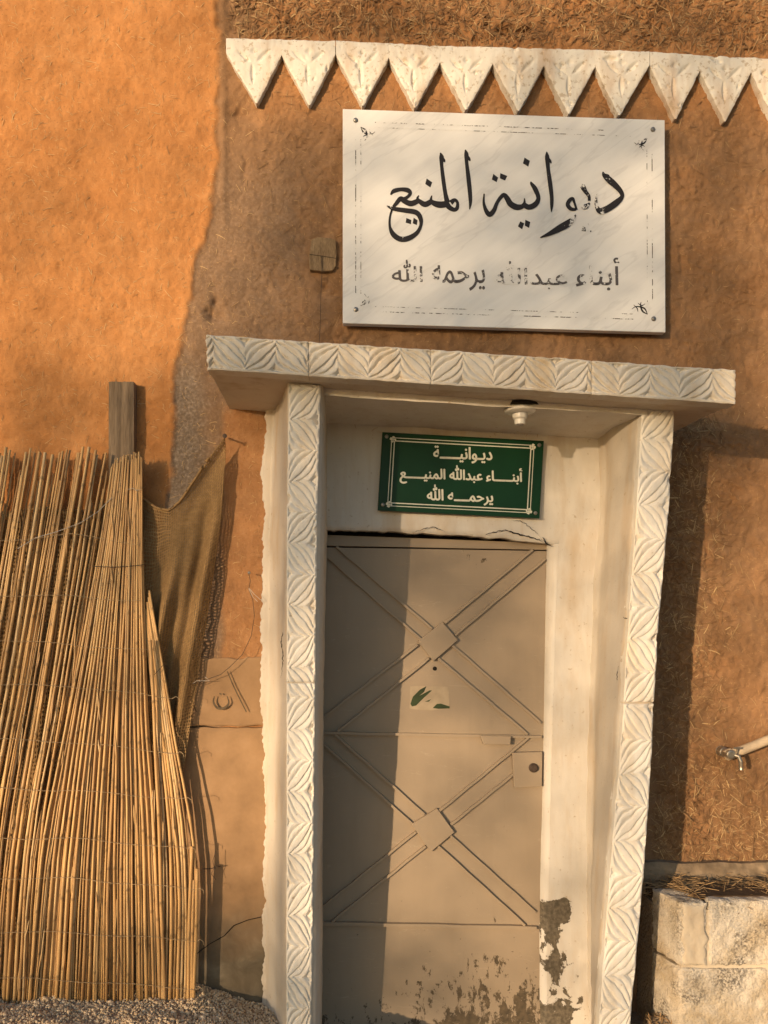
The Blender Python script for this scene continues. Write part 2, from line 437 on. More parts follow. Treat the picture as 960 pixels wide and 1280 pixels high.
def wall_h(X, Z):
    px, py, left, strip, coat, grey, rough, n1, n2 = maps(X, Z)
    th = fbm(X * 2.0, Z * 2.0, 2, 41) * 3.2
    ca, sa = np.cos(th), np.sin(th)
    u = (X * ca + Z * sa); v = (-X * sa + Z * ca)
    fib = np.abs(perlin(u * 22, v * 85, 21)) + .6 * np.abs(perlin(u * 95 + 7, v * 26, 23))
    h = .013 * fbm(X * 1.3, Z * 1.3, 3, 1) + .0045 * fbm(X * 7, Z * 7, 3, 5)
    h = h + rough * (.0080 * fbm(X * 26, Z * 26, 3, 13) + .017 * (fib - .35) * np.clip(.6 + n1, .15, 1.7)) + .0017 * fbm(X * 60, Z * 60, 2, 17) + .0028 * perlin(X * 2.6 + .6 * n1, Z * 13 + X * 2, 19) * left
    h = h + .006 * left + .003 * sstep(-14, -2, px - lut(EDGE, py)) * left
    ridge = np.exp(-((px - 279) / 5.0) ** 2) * sstep(300, 240, py)
    h = h + .007 * ridge
    for tab in ([(140, 836), (200, 846), (260, 853), (330, 850), (420, 856)], [(345, 262), (372, 268), (395, 262), (415, 270)], [(150, 300), (200, 306), (250, 300)], [(600, 886), (700, 880), (760, 893)]):
        cxl = lut(tab, py) + 4 * n2 + 3 * n1
        h = h - .0055 * np.exp(-((px - cxl) / 1.9) ** 2) * sstep(tab[0][0] - 10, tab[0][0] + 10, py) * sstep(tab[-1][0] + 10, tab[-1][0] - 10, py) * np.clip(.7 + n1, 0, 1.3)
    # pits and knocked-out hollows
    for (hx, hy, rx, ry, dp) in ((265, 395, 16, 9, .02), (272, 380, 8, 14, .016), (645, 38, 30, 8, .02), (505, 38, 22, 8, .014), (820, 110, 10, 8, .008), (412, 366, 14, 9, .012), (430, 425, 12, 6, .012), (300, 145, 12, 10, .01)):
        h = h - dp * np.exp(-((px - hx + 8 * n1) / rx) ** 2 - ((py - hy + 8 * n2) / ry) ** 2) * np.clip(1 + n2, .2, 2)
    return h, rough, coat, grey
def axis(lo, f0, f1, hi, step):
    g = lambda a_, b_: a_ + (b_ - a_) * (np.linspace(0, 1, 14)[1:] ** 2)
    return np.concatenate([g(f0, lo)[::-1], np.arange(f0, f1, step), g(f1, hi)])
xs = axis(-6, -1.50, 1.90, 6, .0068); zs = axis(-.35, -.02, 4.12, 5.6, .0068)
X, Z = np.meshgrid(xs, zs)
H, RO, CO, GR = wall_h(X, Z)
xm = (xs[1:] + xs[:-1]) / 2; zm = (zs[1:] + zs[:-1]) / 2
XM, ZM = np.meshgrid(xm, zm)
keep = ~((XM > -.06) & (XM < 1.085) & (ZM < 2.335))
wall = thing('mud_wall', 'old mud and straw plastered house wall, orange on the left and brown round the doorway', 'wall', (0, 0, 0))
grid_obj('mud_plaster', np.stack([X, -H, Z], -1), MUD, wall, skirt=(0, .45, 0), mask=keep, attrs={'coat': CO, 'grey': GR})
b = MB(); b.quad((-6, .45, -.35), (6, .45, -.35), (6, .45, 5.6), (-6, .45, 5.6)); b.build('wall_back', MUD, wall)

def straw_mesh(pts, frames, lens, wid, bend, tones, name, mat, parent, kind='stuff'):
    """ridged, bent straws; frames = (along, normal) unit vectors per straw"""
    N = len(pts); A, Nn = frames; S = np.cross(A, Nn)
    V = np.zeros((N, 4, 3, 3)); ts = np.array([-.5, -.17, .17, .5])
    for i, t in enumerate(ts):
        c = pts + A * (t * lens)[:, None] + S * (bend * (t * t - .1))[:, None] + Nn * (.0012 - .010 * max(0, abs(t) - .3))
        wv = (wid * (1 if abs(t) < .3 else .7))[:, None]
        V[:, i, 0] = c - S * wv; V[:, i, 1] = c + Nn * (wv * .9); V[:, i, 2] = c + S * wv
    base = (np.arange(N) * 12)[:, None, None]
    q = []
    for i in range(3):
        for j in range(2): q.append([i * 3 + j, i * 3 + j + 1, i * 3 + j + 4, i * 3 + j + 3])
    Q = (base + np.array(q)[None]).reshape(-1, 4)
    r = np.array(root_of(parent)); V = V.reshape(-1, 3) - r
    me = bpy.data.meshes.new(name)
    me.vertices.add(len(V)); me.vertices.foreach_set('co', V.astype(np.float32).ravel())
    me.loops.add(len(Q) * 4); me.loops.foreach_set('vertex_index', Q.astype(np.int32).ravel())
    me.polygons.add(len(Q)); me.polygons.foreach_set('loop_start', (np.arange(len(Q)) * 4).astype(np.int32))
    me.update(calc_edges=True)
    at = me.attributes.new('tone', 'FLOAT', 'POINT'); at.data.foreach_set('value', np.repeat(tones, 12).astype(np.float32))
    return link(name, me, mat, parent, kind)
N = 110000
sx = rng.uniform(-1.5, 1.9, N); sz = rng.uniform(0, 4.12, N)
h0, ro, co_, gr_ = wall_h(sx, sz)
pxs = CX + sx * F / CAM_D
dens = np.clip(.26 + .16 * (pxs < 270) + .75 * (ro - .3) + .12 * fbm(sx * 3, sz * 3, 3, 77), .05, 1)
ok = (rng.uniform(0, 1, N) < dens * (.22 + .6 * (ro > .6) + .5 * (ro > .95))) & ~((sx > -.25) & (sx < 1.08) & (sz < 2.28))
sx, sz, h0, ro = sx[ok], sz[ok], h0[ok], ro[ok]; N = len(sx)
ang = rng.uniform(0, np.pi, N); e1 = .006
L = rng.gamma(3.2, .0068, N) + .008; L = np.minimum(L, .075) * np.where(ro < .5, .8, 1.15)
A = np.stack([np.cos(ang), 0 * ang, np.sin(ang)], 1)
ha, *_ = wall_h(sx + A[:, 0] * L * .4, sz + A[:, 2] * L * .4); hb, *_ = wall_h(sx - A[:, 0] * L * .4, sz - A[:, 2] * L * .4)
A[:, 1] = -(ha - hb) / (L * .8); A /= np.linalg.norm(A, axis=1)[:, None]
Nn = np.tile(np.array([0., -1., 0.]), (N, 1)); Nn -= A * (Nn * A).sum(1)[:, None]; Nn /= np.linalg.norm(Nn, axis=1)[:, None]
hm = np.maximum(h0, (ha + hb) / 2)
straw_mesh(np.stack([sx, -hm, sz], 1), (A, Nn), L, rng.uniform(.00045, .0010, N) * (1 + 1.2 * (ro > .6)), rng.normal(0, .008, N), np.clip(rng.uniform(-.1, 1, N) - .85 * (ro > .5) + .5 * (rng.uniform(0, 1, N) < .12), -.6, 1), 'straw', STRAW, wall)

# smooth cement patch low beside the porch, with its recessed joint
def patch(name, rows, cols, fn, mat, parent, skirt=None):
    u, v = np.meshgrid(np.linspace(0, 1, cols), np.linspace(0, 1, rows))
    return grid_obj(name, fn(u, v), mat, parent, skirt)
def cem(y0, y1):
    def fn(u, v):
        py = y0 + (y1 - y0) * v + 2 * perlin(u * 9, v * 3, 31)
        px = 150 + (350 - 150) * u
        Xw, Zw = WX(px), WZ(py)
        if y0 < 850: Zw = Zw + (1 - v) * .007 * fbm(Xw * 14, 0 * Xw, 3, 37)
        dd = -.020 - .003 * fbm(Xw * 5, Zw * 5, 3, 33) + .004 * (v < .004) + .004 * (v > .996)
        return np.stack([Xw, dd, Zw], -1)
    return fn
patch('cement_render', 60, 90, cem(822, 906.5), CEMENT, wall, (0, .03, 0))
patch('cement_render', 120, 90, cem(909, 1330), CEMENT, wall, (0, .03, 0))
FOOT = plain('footing_concrete', (.24, .175, .11), .95, .35, 26, .7, .1)
b = MB()     # concrete footing course above the planter
n = 60
u, v = np.meshgrid(np.linspace(0, 1, 120), np.linspace(0, 1, 14))
Xf = 1.15 + 1.1 * u; Zf = .40 + .165 * v + .006 * perlin(Xf * 9, v * 0, 51)
grid_obj('concrete_footing', np.stack([Xf, -.055 - .006 * fbm(Xf * 30, Zf * 30, 3, 53) + .02 * v ** 6, Zf], -1), FOOT, wall, (0, .05, 0))
# beam end with its cracks and the thread hanging from it
def poly_px(pts, d): return [P(x, y, d) for x, y in pts]
b = MB(); b.prism(poly_px([(389, 299), (397, 296), (413, 297), (420, 300), (421, 318), (420, 332), (416, 338), (403, 339), (387, 337), (386, 322)], 3.078), (0, .12, 0))
beam = b.build('beam_end', BEAM, wall, bevel=.004)
b = MB()
for pts in ([(387, 318), (402, 320), (420, 323)], [(402, 320), (402.5, 338)]):
    b.tube([P(x, y, 3.0775) for x, y in pts], .0011, 5)
b.build('split', BLACK, beam)
b = MB(); b.tube([P(402, 320, 3.074), P(402.5, 339, 3.072), P(401, 370, 3.08), P(400.5, 400, 3.073), P(399, 428, 3.06)], .0012, 5); b.build('hanging_thread', WIRE, beam)

# dark marks on the cement: a scribed dotted cup and two slanting dark lines
def ribbon(b, pts, d, n=8):
    S = spline(pts, n); D = np.gradient(S[:, :2], axis=0); D /= np.linalg.norm(D, axis=1)[:, None] + 1e-9
    nr = np.stack([-D[:, 1], D[:, 0]], 1)
    Lf = S[:, :2] + nr * S[:, 2:3] / 2; Rt = S[:, :2] - nr * S[:, 2:3] / 2
    vv = [P(*p, d) for p in Lf] + [P(*p, d) for p in Rt]; k = len(S)
    b.add(vv, [(i, i + 1, k + i + 1, k + i) for i in range(k - 1)])
MARK = plain('dark_mark', (.10, .072, .042), .9, .3, 40, .1)
for nm, pts in (('scribed_mark', [(268, 870, 1), (267, 878, 2.4), (272, 885, 3), (280, 885, 3), (286, 879, 2.4), (284, 870, 1)]), ('scribed_mark', [(274, 867, 1.5), (277, 868, 2)]),
                ('slanting_line', [(284, 839, 1.2), (294, 862, 1.6), (308, 890, 1.4)]), ('slanting_line', [(237, 868, 1), (242, 882, 1.4), (246, 890, 1)])):
    b = MB(); ribbon(b, pts, 3.066); b.build(nm, MARK, wall)
b = MB(); b.tube([P(x, y, 3.077) for x, y in ((246, 1192), (262, 1180), (280, 1170), (292, 1157), (310, 1150), (332, 1145))], .0016, 4); b.build('hairline_crack', BLACK, wall)

# ------------------------------------------------------------------ porch around the door
porch = thing('door_surround', 'projecting whitewashed porch with carved gypsum jambs and a carved lintel slab', 'porch', (.5, -.2, 0))
def carve(u, v, D=.0068):
    i = np.floor(u).astype(int); f = u - i
    f = np.where(i % 2 == 1, 1 - f, f)
    f = .04 + f * .92; v = .03 + v * .94
    hs = np.modf(np.abs(np.sin(i * 12.9898 + D * 9e3) * 4375.85))[0]; hs2 = np.modf(np.abs(np.sin(i * 78.233 + 1.7) * 1371.3))[0]
    wp = .022 * perlin(u * 2.3, v * 2.1, 207) + .05 * (hs - .5)
    s = np.abs(v - f + wp); Lz = np.sin(np.pi * np.clip((v + f) / 2, 0, 1)) ** .75 + 1e-4
    q = s / Lz; fade = sstep(.16, .42, Lz)
    def vee(q0, w0, w1): return np.where(q > q0, np.clip(1 - (q - q0) / w1, 0, 1), np.clip(1 - (q0 - q) / w0, 0, 1))
    g = np.maximum(np.maximum(vee(.18, .05, .14), .95 * vee(.47, .05, .14)), .75 * vee(.74, .05, .12))
    h = -D * g * fade * (.72 + .5 * hs2) * (.85 + .3 * perlin(u * 5, v * 4, 209))
    h = h - 1.2 * D * sstep(.74, .82, s) * (1 - .5 * sstep(.82, .98, s))
    h = h + .0010 * np.clip(1 - q / .16, 0, 1)
    return h
def wob(a_, b_, s): return fbm(a_, b_, 3, s)

# lintel: slab body, carved blocks on its front
LTL, LTR, LBL, LBR = (257.5, 418), (921, 462.5), (258.5, 461), (920.5, 504.5)
def lint_pt(u, v):   # u along 0..1, v 0 bottom .. 1 top
    x0, y0 = LBL[0] + (LBR[0] - LBL[0]) * u, LBL[1] + (LBR[1] - LBL[1]) * u
    x1, y1 = LTL[0] + (LTR[0] - LTL[0]) * u, LTL[1] + (LTR[1] - LTL[1]) * u
    return x0 + (x1 - x0) * v, y0 + (y1 - y0) * v
DL = 2.58
lintel = thing('lintel', None, None, (0, 0, 0)); lintel.parent = porch; lintel.location = (0, -.3, 2.3)
lin_len = WX(920, DL) - WX(258, DL); NC = 17
def lintel_block(u0, u1, k):
    n = int((u1 - u0) * lin_len / .0019); m = 62
    u, v = np.meshgrid(np.linspace(u0, u1, n), np.linspace(0, 1, m))
    px, py = lint_pt(u, v)
    Xw, Zw = WX(px, DL), WZ(py, DL)
    Zw = Zw + np.where(v > .5, 1, -.5) * np.abs(2 * v - 1) ** 3 * .0035 * wob(Xw * 18, v * 0, 61)
    vv = np.clip((v - .07) / .86, 0, 1)
    cu = u * NC + .78 + .05 * wob(u * 30, v * 2, 63)
    inb = sstep(.04, .09, v) * sstep(.985, .94, v)
    h = carve(cu, vv, .0092) * inb - .0025 * (1 - sstep(0, .05, v)) - .003 * sstep(.96, 1, v)
    h = h + .0011 * wob(Xw * 30, Zw * 30, 65) + .002 * wob(Xw * 4, Zw * 4, 66)
    e_ = np.minimum(u - u0, u1 - u) * lin_len
    chip = np.clip(fbm(Xw * 9, Zw * 9, 4, 211) - .62, 0, .4) * sstep(.2, 0, np.minimum(v, 1 - v)); h = h - .03 * chip
    h = h - .004 * np.exp(-e_ / .0025)
    if k == 0: Xw = Xw + (u - u0 < .004) * .004 * wob(Zw * 40, Zw * 0, 67)
    Yw = DL - CAM_D - h + (.0015 if k % 2 else 0)
    grid_obj('carved_block', np.stack([Xw, Yw, Zw], -1), LINT, lintel, (0, .06, 0))
cuts = [0, .193, .424, .7275, 1.0]
for k in range(4): lintel_block(cuts[k] + .0003, cuts[k + 1] - .0003, k)
# slab behind the carved blocks; its uneven underside is what one sees from below
def slab_z(u): return WZ(LBL[1] + (LBR[1] - LBL[1]) * u, DL)
n1_, n2_ = 150, 44
u, v = np.meshgrid(np.linspace(.003, .997, n1_), np.linspace(0, 1, n2_))
Xs = WX(258, DL) + lin_len * u; Xs = np.where(u > .9, Xs - .03 * v * (u - .9) * 10, Xs)
Ys = DL - CAM_D + .018 + (.52) * v
Zs = slab_z(u) + .004 + .004 * wob(Xs * 7, Ys * 7, 71) - .010 * sstep(.12, .16, v) * 0
und = np.stack([Xs, Ys, Zs], -1)
grid_obj('soffit', und, SOFFIT, lintel, (0, 0, .09))
b = MB()
xa, xb = WX(258.6, DL), WX(919.6, DL)
b.hexa([(xa + .002, DL - CAM_D + .05, slab_z(0) + .06), (xb - .002, DL - CAM_D + .05, slab_z(1) + .06), (xb - .002, DL - CAM_D + .05, slab_z(1) + .112), (xa + .002, DL - CAM_D + .05, slab_z(0) + .112),
        (xa + .002, .03, slab_z(0) + .06), (xb - .03, .03, slab_z(1) + .06), (xb - .03, .03, slab_z(1) + .118), (xa + .002, .03, slab_z(0) + .118)])
b.build('slab', SOFFIT, lintel)

# porch ceiling
def ceil_pt(u, v):
    Xw = -.09 + 1.20 * u; Yw = -.372 + .40 * v
    zl = np.interp(Xw, [-.1, 1.1], [2.343, 2.272])
    return np.stack([Xw, Yw, zl + .004 * wob(Xw * 5, Yw * 5, 73) - .012 * sstep(.75, 1, v) - .006 * sstep(.06, 0, v)], -1)
patch('ceiling', 40, 110, ceil_pt, CEIL, porch, (0, 0, .03))

# left jamb
YR = np.linspace(470, 1420, 480)
LJ_flange = [(470, 331), (520, 331), (600, 327), (700, 329), (760, 327), (860, 325), (910, 328), (1000, 330), (1280, 328)]
LJ_mid = [(470, 347), (520, 343), (660, 338), (860, 337), (960, 334), (1280, 333)]
LJ_face = [(470, 361), (660, 358.6), (1280, 358)]
LJ_bev = [(470, 407.5), (660, 406.6), (760, 404), (860, 402), (960, 401), (1280, 400)]
LJ_cr = [(470, 401), (660, 396), (1280, 389)]
def lean(z): return (1.25 - np.asarray(z)) * .042      # the jamb's front comes forward towards its top
def jamb_left_body():
    rows = []
    for j, y in enumerate(YR):
        z = WZ(y, 2.73)
        def at(tab, d): return WX(float(lut(tab, CY + (CAM_H - z) * F / d)), d)
        fr = float(wob(np.array([z * 17.]), np.array([3.3]), 81)[0]); fr2 = float(wob(np.array([z * 5.]), np.array([9.]), 83)[0])
        fr3 = float(wob(np.array([z * 70.]), np.array([4.]), 84)[0])
        w1 = .0035 * float(wob(np.array([z * 4.]), np.array([1.]), 85)[0])
        xf = at(LJ_flange, 3.09) + .006 * fr * (1 + fr2) + .010 * fr2 + .004 * fr3
        xm_ = at(LJ_mid, 3.06); xfc = at(LJ_face, 2.735)
        xb_ = at(LJ_bev, 2.80); xc = at(LJ_cr, 2.735)
        rows.append([(xf, .012, z), (xf + .002, -.024, z), (xf + .012, -.03 - .004 * fr2, z), (xm_ - .004 + .003 * fr2, -.034, z), (xm_ + .004, -.05, z),
                     (xm_ + (xfc - xm_) * .35 + w1 * 2, -.12, z), (xm_ + (xfc - xm_) * .7 + w1, -.24, z), (xfc - .003, -.345 + w1, z), (xfc + .003, -.362, z),
                     (xc, -.366, z), (xc + (xb_ - xc) * .5, -.352, z), (xb_ - .004, -.325, z), (xb_ + w1, -.29, z), (xb_ + w1 * 2, -.15, z), (xb_ + .003, .05, z)])
    A_ = np.array(rows); fr_ = np.clip((-.03 - A_[..., 1]) / .33, 0, 1); A_[..., 1] += lean(A_[..., 2]) * fr_
    # denser across, so that the noise shows
    idx = np.linspace(0, A_.shape[1] - 1, 57); i0 = np.minimum(idx.astype(int), A_.shape[1] - 2); t = (idx - i0)[None, :, None]
    A2 = A_[:, i0] * (1 - t) + A_[:, i0 + 1] * t
    nn = .0022 * fbm(idx[None, :] * .9 + 0 * A2[..., 2], A2[..., 2] * 9, 3, 87)
    A2[..., 0] -= nn; A2[..., 1] -= nn * .6
    return A2
lj = thing('jamb', None, None); lj.parent = porch; lj.location = (WX(375) - .5, -.1, 0)
grid_obj('jamb_body', jamb_left_body(), JAMBW, lj)
def carved_panel(y0, y1, tabL, tabR, d, cells, ph, parent, seed, face_off=0.0, rim=.12, lean_on=False):
    zt, zb = WZ(y0, d), WZ(y1, d)
    n = int((zt - zb) / .0019); m = 58
    v, u = np.meshgrid(np.linspace(0, 1, m), np.linspace(0, 1, n))     # v across, u up
    py = y1 + (y0 - y1) * u
    xl, xr = lut(tabL, py), lut(tabR, py)
    if lean_on: d = d + lean(WZ(py, d))
    px = xl + (xr - xl) * v
    Xw, Zw = WX(px, d), WZ(py, d)
    Xw = Xw + np.abs(2 * v - 1) ** 4 * np.sign(v - .5) * .0016 * wob(Zw * 16, v * 0, seed)
    inb = sstep(.01, .06, v) * sstep(1, 1 - rim * .6, v)
    vv = np.clip((v - .03) / (1 - rim), 0, 1)
    cu = (1280 - py) / cells + ph + .06 * wob(Zw * 3, v * 2, seed + 3)
    h = carve(cu, vv) * inb + .0012 * wob(Xw * 28, Zw * 28, seed + 1) + .0022 * wob(Xw * 4, Zw * 4, seed + 2)
    h = h - .035 * np.clip(fbm(Xw * 9 + 4, Zw * 9, 4, seed + 5) - .6, 0, .4) * sstep(.25, 0, np.minimum(v, 1 - v))
    h = h - .005 * sstep(.05, 0, v) - .005 * sstep(.95, 1, v)
    e_ = np.minimum(u, 1 - u) * (zt - zb)
    h = h - .005 * np.exp(-e_ / .004)
    grid_obj('carved_panel', np.stack([Xw, d - CAM_D - h - face_off, Zw], -1), CARVED, parent, (0, .05, 0))
carved_panel(480, 853, LJ_face, LJ_cr, 2.727, 38.8, .50, lj, 91, 0, .12, True)
carved_panel(854.5, 1410, LJ_face, LJ_cr, 2.727, 38.8, .50, lj, 95, .001, .12, True)

# right jamb
RJ_back = [(470, 747), (545, 747), (640, 749), (720, 742), (800, 738), (880, 735), (960, 734), (1100, 732), (1280, 735)]
RJ_in = [(470, 804), (510, 803), (640, 796), (720, 790), (800, 785), (880, 780), (960, 774), (1100, 762), (1280, 749)]
RJ_out = [(470, 846), (510, 844), (640, 836), (720, 829), (800, 822), (880, 818), (960, 814), (1100, 804), (1280, 788)]
def jamb_right_body():
    rows = []
    for y in YR:
        z = WZ(y, 2.73)
        def at(tab, d): return WX(float(lut(tab, CY + (CAM_H - z) * F / d)), d)
        w1 = float(wob(np.array([z * 3.]), np.array([5.]), 101)[0]); w2 = float(wob(np.array([z * 14.]), np.array([7.]), 103)[0])
        xb_, xi, xo = at(RJ_back, 3.1), at(RJ_in, 2.735), at(RJ_out, 2.735)
        rows.append([(xb_ - .012, .03, z), (xb_ + .002, -.004, z), (xb_ + .014 + .004 * w1, -.04, z), (xb_ + (xi - xb_) * .4 + .008 * w1, -.13, z), (xb_ + (xi - xb_) * .7 + .006 * w1, -.23 + .01 * w2, z),
                     (xi - .006 + .002 * w2, -.33, z), (xi + .003, -.360, z), (xi + .02, -.363, z), (xo - .012, -.363, z), (xo - .002 + .001 * w2, -.355, z), (xo + .001, -.32, z), (xo + .004 * w1, -.15, z), (xo, .03, z)])
    A_ = np.array(rows)
    idx = np.linspace(0, A_.shape[1] - 1, 60); i0 = np.minimum(idx.astype(int), A_.shape[1] - 2); t = (idx - i0)[None, :, None]
    A2 = A_[:, i0] * (1 - t) + A_[:, i0 + 1] * t
    nn = .0024 * fbm(idx[None, :] * .8 + 0 * A2[..., 2], A2[..., 2] * 8, 3, 105)
    A2[..., 0] -= nn; A2[..., 1] -= nn * .6
    return A2
rj = thing('jamb', None, None); rj.parent = porch; rj.location = (WX(800) - .5, -.1, 0)
grid_obj('jamb_body', jamb_right_body(), JAMBW, rj)
carved_panel(508, 878, RJ_in, RJ_out, 2.727, 42, .55, rj, 111, 0, .10)
carved_panel(880, 1410, RJ_in, RJ_out, 2.727, 42, .55, rj, 115, .0015, .10)

# plastered back of the porch: band above the door, strip right of it, rounded reveals
DT = [(395, 661.5), (407, 662), (480, 664), (560, 668), (640, 674), (684, 680), (700, 682)]
DR = [(640, 698), (680, 698), (800, 694), (930, 690), (1160, 685), (1280, 683), (1430, 681)]
def back_y(Xw, Zw): return -.004 - .006 * fbm(Xw * 3, Zw * 3, 3, 121) - .0018 * fbm(Xw * 18, Zw * 18, 3, 123)
def above(u, v):
    px = 392 + (700 - 392) * u
    top = 500 + 0 * u; bot = np.interp(px, [p[0] for p in DT], [p[1] for p in DT]) + 1.6 * fbm(px * .06, 0 * px, 3, 125)
    py = top + (bot - top) * v
    Xw, Zw = WX(px), WZ(py)
    return np.stack([Xw, back_y(Xw, Zw) + .012 * sstep(.975, 1, v), Zw], -1)
bw = patch('back_wall', 60, 130, above, WHITEPEEL, porch)
def above_lip(u, v):
    px = 392 + (700 - 392) * u
    bot = np.interp(px, [p[0] for p in DT], [p[1] for p in DT]) + 1.6 * fbm(px * .06, 0 * px, 3, 125)
    Xw, Zw = WX(px), WZ(bot)
    return np.stack([Xw, back_y(Xw, Zw) + .012 + (.10) * v, Zw + .004 * v], -1)
patch('reveal', 6, 130, above_lip, WHITE, bw)
def side(u, v):
    py = 500 + (1430 - 500) * v
    l = np.where(py < 682, 698, lut(DR, py)) ; px = l + (768 - l) * u
    Xw, Zw = WX(px), WZ(py)
    return np.stack([Xw + .0001, back_y(Xw, Zw) - .0005, Zw], -1)
sw = patch('side_wall', 330, 40, side, WHITEPEEL, porch)
def side_rev(u, v):
    py = 680 + (1430 - 680) * v
    l = lut(DR, py); x1 = WX(l); z = WZ(py)
    x0 = WX(lut([(680, 684.5), (930, 679), (1160, 671), (1280, 670), (1430, 669)], py), 3.14)
    an = u * np.pi / 2
    Xw = x1 - (x1 - x0) * np.sin(an) * .96; Yw = back_y(x1, z) + (.062) * (1 - np.cos(an)) + .003 * fbm(u * 2, z * 9, 3, 131) * u
    return np.stack([Xw, Yw, z], -1)
patch('reveal', 260, 12, side_rev, WHITEPEEL, sw)
# cracks over the door and in the jambs
def crack(pts, d, wmax, parent, seed):
    q = random.Random(seed); S = spline([(*p,) for p in pts], 9); n_ = len(S); b = MB(); pp, rr = [], []
    for i, (x, y) in enumerate(S):
        pp.append(P(x + q.uniform(-.9, .9), y + q.uniform(-.9, .9), d)); t = i / (n_ - 1)
        rr.append(max(.0002, wmax * math.sin(math.pi * min(1, .08 + t)) ** .7 * q.uniform(.35, 1.1)))
    b.tube(pp, rr, 5); b.build('crack', BLACK, parent)
crack([(520, 664), (540, 659), (548, 661), (556, 664)], 3.089, .0022, bw, 1)
crack([(606, 668), (630, 663), (650, 668), (672, 674), (685, 680)], 3.089, .0030, bw, 2)
crack([(640, 650), (652, 652), (668, 664), (681, 678)], 3.089, .0012, bw, 3)
crack([(679, 672), (683, 680), (692, 683)], 3.088, .0035, bw, 4)
crack([(762, 783), (756, 793), (760, 805)], 2.97, .0016, rj, 5); crack([(779, 772), (786, 774), (791, 772)], 2.748, .0020, rj, 6)
crack([(774, 832), (771, 846), (774, 860), (769, 874)], 2.80, .0012, rj, 7)
crack([(353, 790), (352, 806), (353.5, 828), (351, 848)], 2.762, .0022, lj, 8)

# ------------------------------------------------------------------ steel door
def DDf(y): return 3.14 + .022 * (960 - y) / 280      # the door leans back a little at its top
def PD(x, y, off=0.0): return P(x, y, DDf(y) + off)
door = thing('steel_door', 'beige steel door with two welded crosses and rust peeling along its foot', 'door', (.42, .04, -.12))
b = MB()
b.prism([PD(x, y) for x, y in ((394, 684), (690, 689), (678, 980), (676, 1330), (392, 1330), (392, 900))], (0, .035, 0))
b.build('door_leaf', DOOR, door)
b = MB(); b.prism([PD(x, y, -.004) for x, y in ((394, 668), (690, 679), (690, 687.5), (394, 682))], (0, .05, 0)); b.build('frame_head', DOOR, door, bevel=.002)
b = MB(); b.prism([PD(x, y, +.04) for x, y in ((390, 640), (695, 660), (695, 700), (390, 690))], (0, .03, 0)); b.build('dark_gap', BLACK, door)
def strip(p0, p1, wpx=2.8, t=.014, name='brace'):
    p0, p1 = np.array(p0, float), np.array(p1, float); D = (p1 - p0) / np.linalg.norm(p1 - p0); nr = np.array([-D[1], D[0]]) * wpx / 2
    b = MB()
    k = 10; ts = np.linspace(0, 1, k); ws = .35 * np.array([math.sin(i * 2.1 + p0[0]) for i in range(k)])
    top = [p0 + (p1 - p0) * t_ + nr * (1 + w_ * .25) + nr * w_ * .5 for t_, w_ in zip(ts, ws)]; bot = [p0 + (p1 - p0) * t_ - nr + nr * w_ * .5 for t_, w_ in zip(ts, ws)]
    b.prism([PD(*p, -t) for p in top] + [PD(*p, -t) for p in bot[::-1]], (0, t + .002, 0))
    return b.build(name, DOOR, door)
for p0, p1 in (((420.7, 679 + 4), (540, 786)), ((560, 802), (675.8, 903.5)), ((405, 692), (526, 799)), ((548, 823), (659.6, 918)), ((666, 687), (556, 779)), ((522, 806), (402, 899)), ((682, 698.4), (569, 794)), ((536, 823), (422.3, 914.8)),
               ((419, 918.5), (530, 1018)), ((562, 1044), (669.3, 1140.6)), ((401, 927), (516, 1031)), ((548, 1058), (656.4, 1157)), ((660.6, 922.6), (549, 1014)), ((520, 1040), (399.7, 1137.3)), ((642, 968), (564, 1031)), ((532, 1058), (415, 1152.5))):
    strip(p0, p1)
strip((399, 916.3), (677, 921.2), 3.2, name='cross_bar', t=.016); strip((397, 1154.6), (671, 1160.2), 4, name='cross_bar', t=.017)
for c in (((553, 777.5), (572.4, 800), (541.8, 826.6), (522.4, 801.8)), ((546.6, 1010.8), (568, 1040.5), (538.5, 1065), (514.3, 1030.8))):
    b = MB(); b.prism([PD(x, y, -.020) for x, y in c], (0, .018, 0)); b.build('diamond_plate', DOOR, door, bevel=.0015)
b = MB(); b.prism([PD(x, y, -.030) for x, y in ((600.5, 919.8), (639, 920.3), (638, 931), (604.5, 930.5))], (0, .029, 0)); b.build('pull_lip', DOOR, door, bevel=.002)
b = MB(); b.prism([PD(x, y, -.024) for x, y in ((640.5, 941), (678, 940), (677.5, 983), (643, 985))], (0, .023, 0)); lp = b.build('lock_plate', DOOR, door, bevel=.0015)
b = MB(); b.lathe(PD(666.7, 959.7, -.0245), (0, -1, 0), [(-.004, .019), (.004, .019), (.006, .016), (.012, .015), (.014, .012)], 20); b.build('lock_cylinder', WIRE, lp, smooth=False)
b = MB(); b.lathe(PD(543.4, 835.7), (0, -1, 0), [(-.002, .0085), (.002, .0085), (.003, .006)], 16); b.build('peephole', BLACK, door)
STK = plain('torn_sticker', (.36, .285, .19), .6, .2, 14, .15); STG = plain('sticker_green', (.035, .05, .018), .5, .3, 20, .1)
b = MB(); b.prism([PD(x, y, -.0012) for x, y in ((513, 858), (530, 857.5), (561, 858.5), (562, 872), (561, 886), (540, 888), (521, 887), (512, 886))], (0, .001, 0)); sk = b.build('torn_sticker', STK, door)
for pts in (((513, 880), (516, 871), (525, 862), (533, 857.8), (530, 865), (524, 870), (537, 863), (540, 863), (530, 872), (520, 882), (515, 883)), ((541, 885), (546, 880), (551, 879.5), (562, 883), (562, 885.5), (548, 886)), ((531, 877), (539, 874), (536, 877))):
    b = MB(); b.prism([PD(x, y, -.0022) for x, y in pts], (0, .0008, 0)); b.build('printed_scrap', STG, sk)

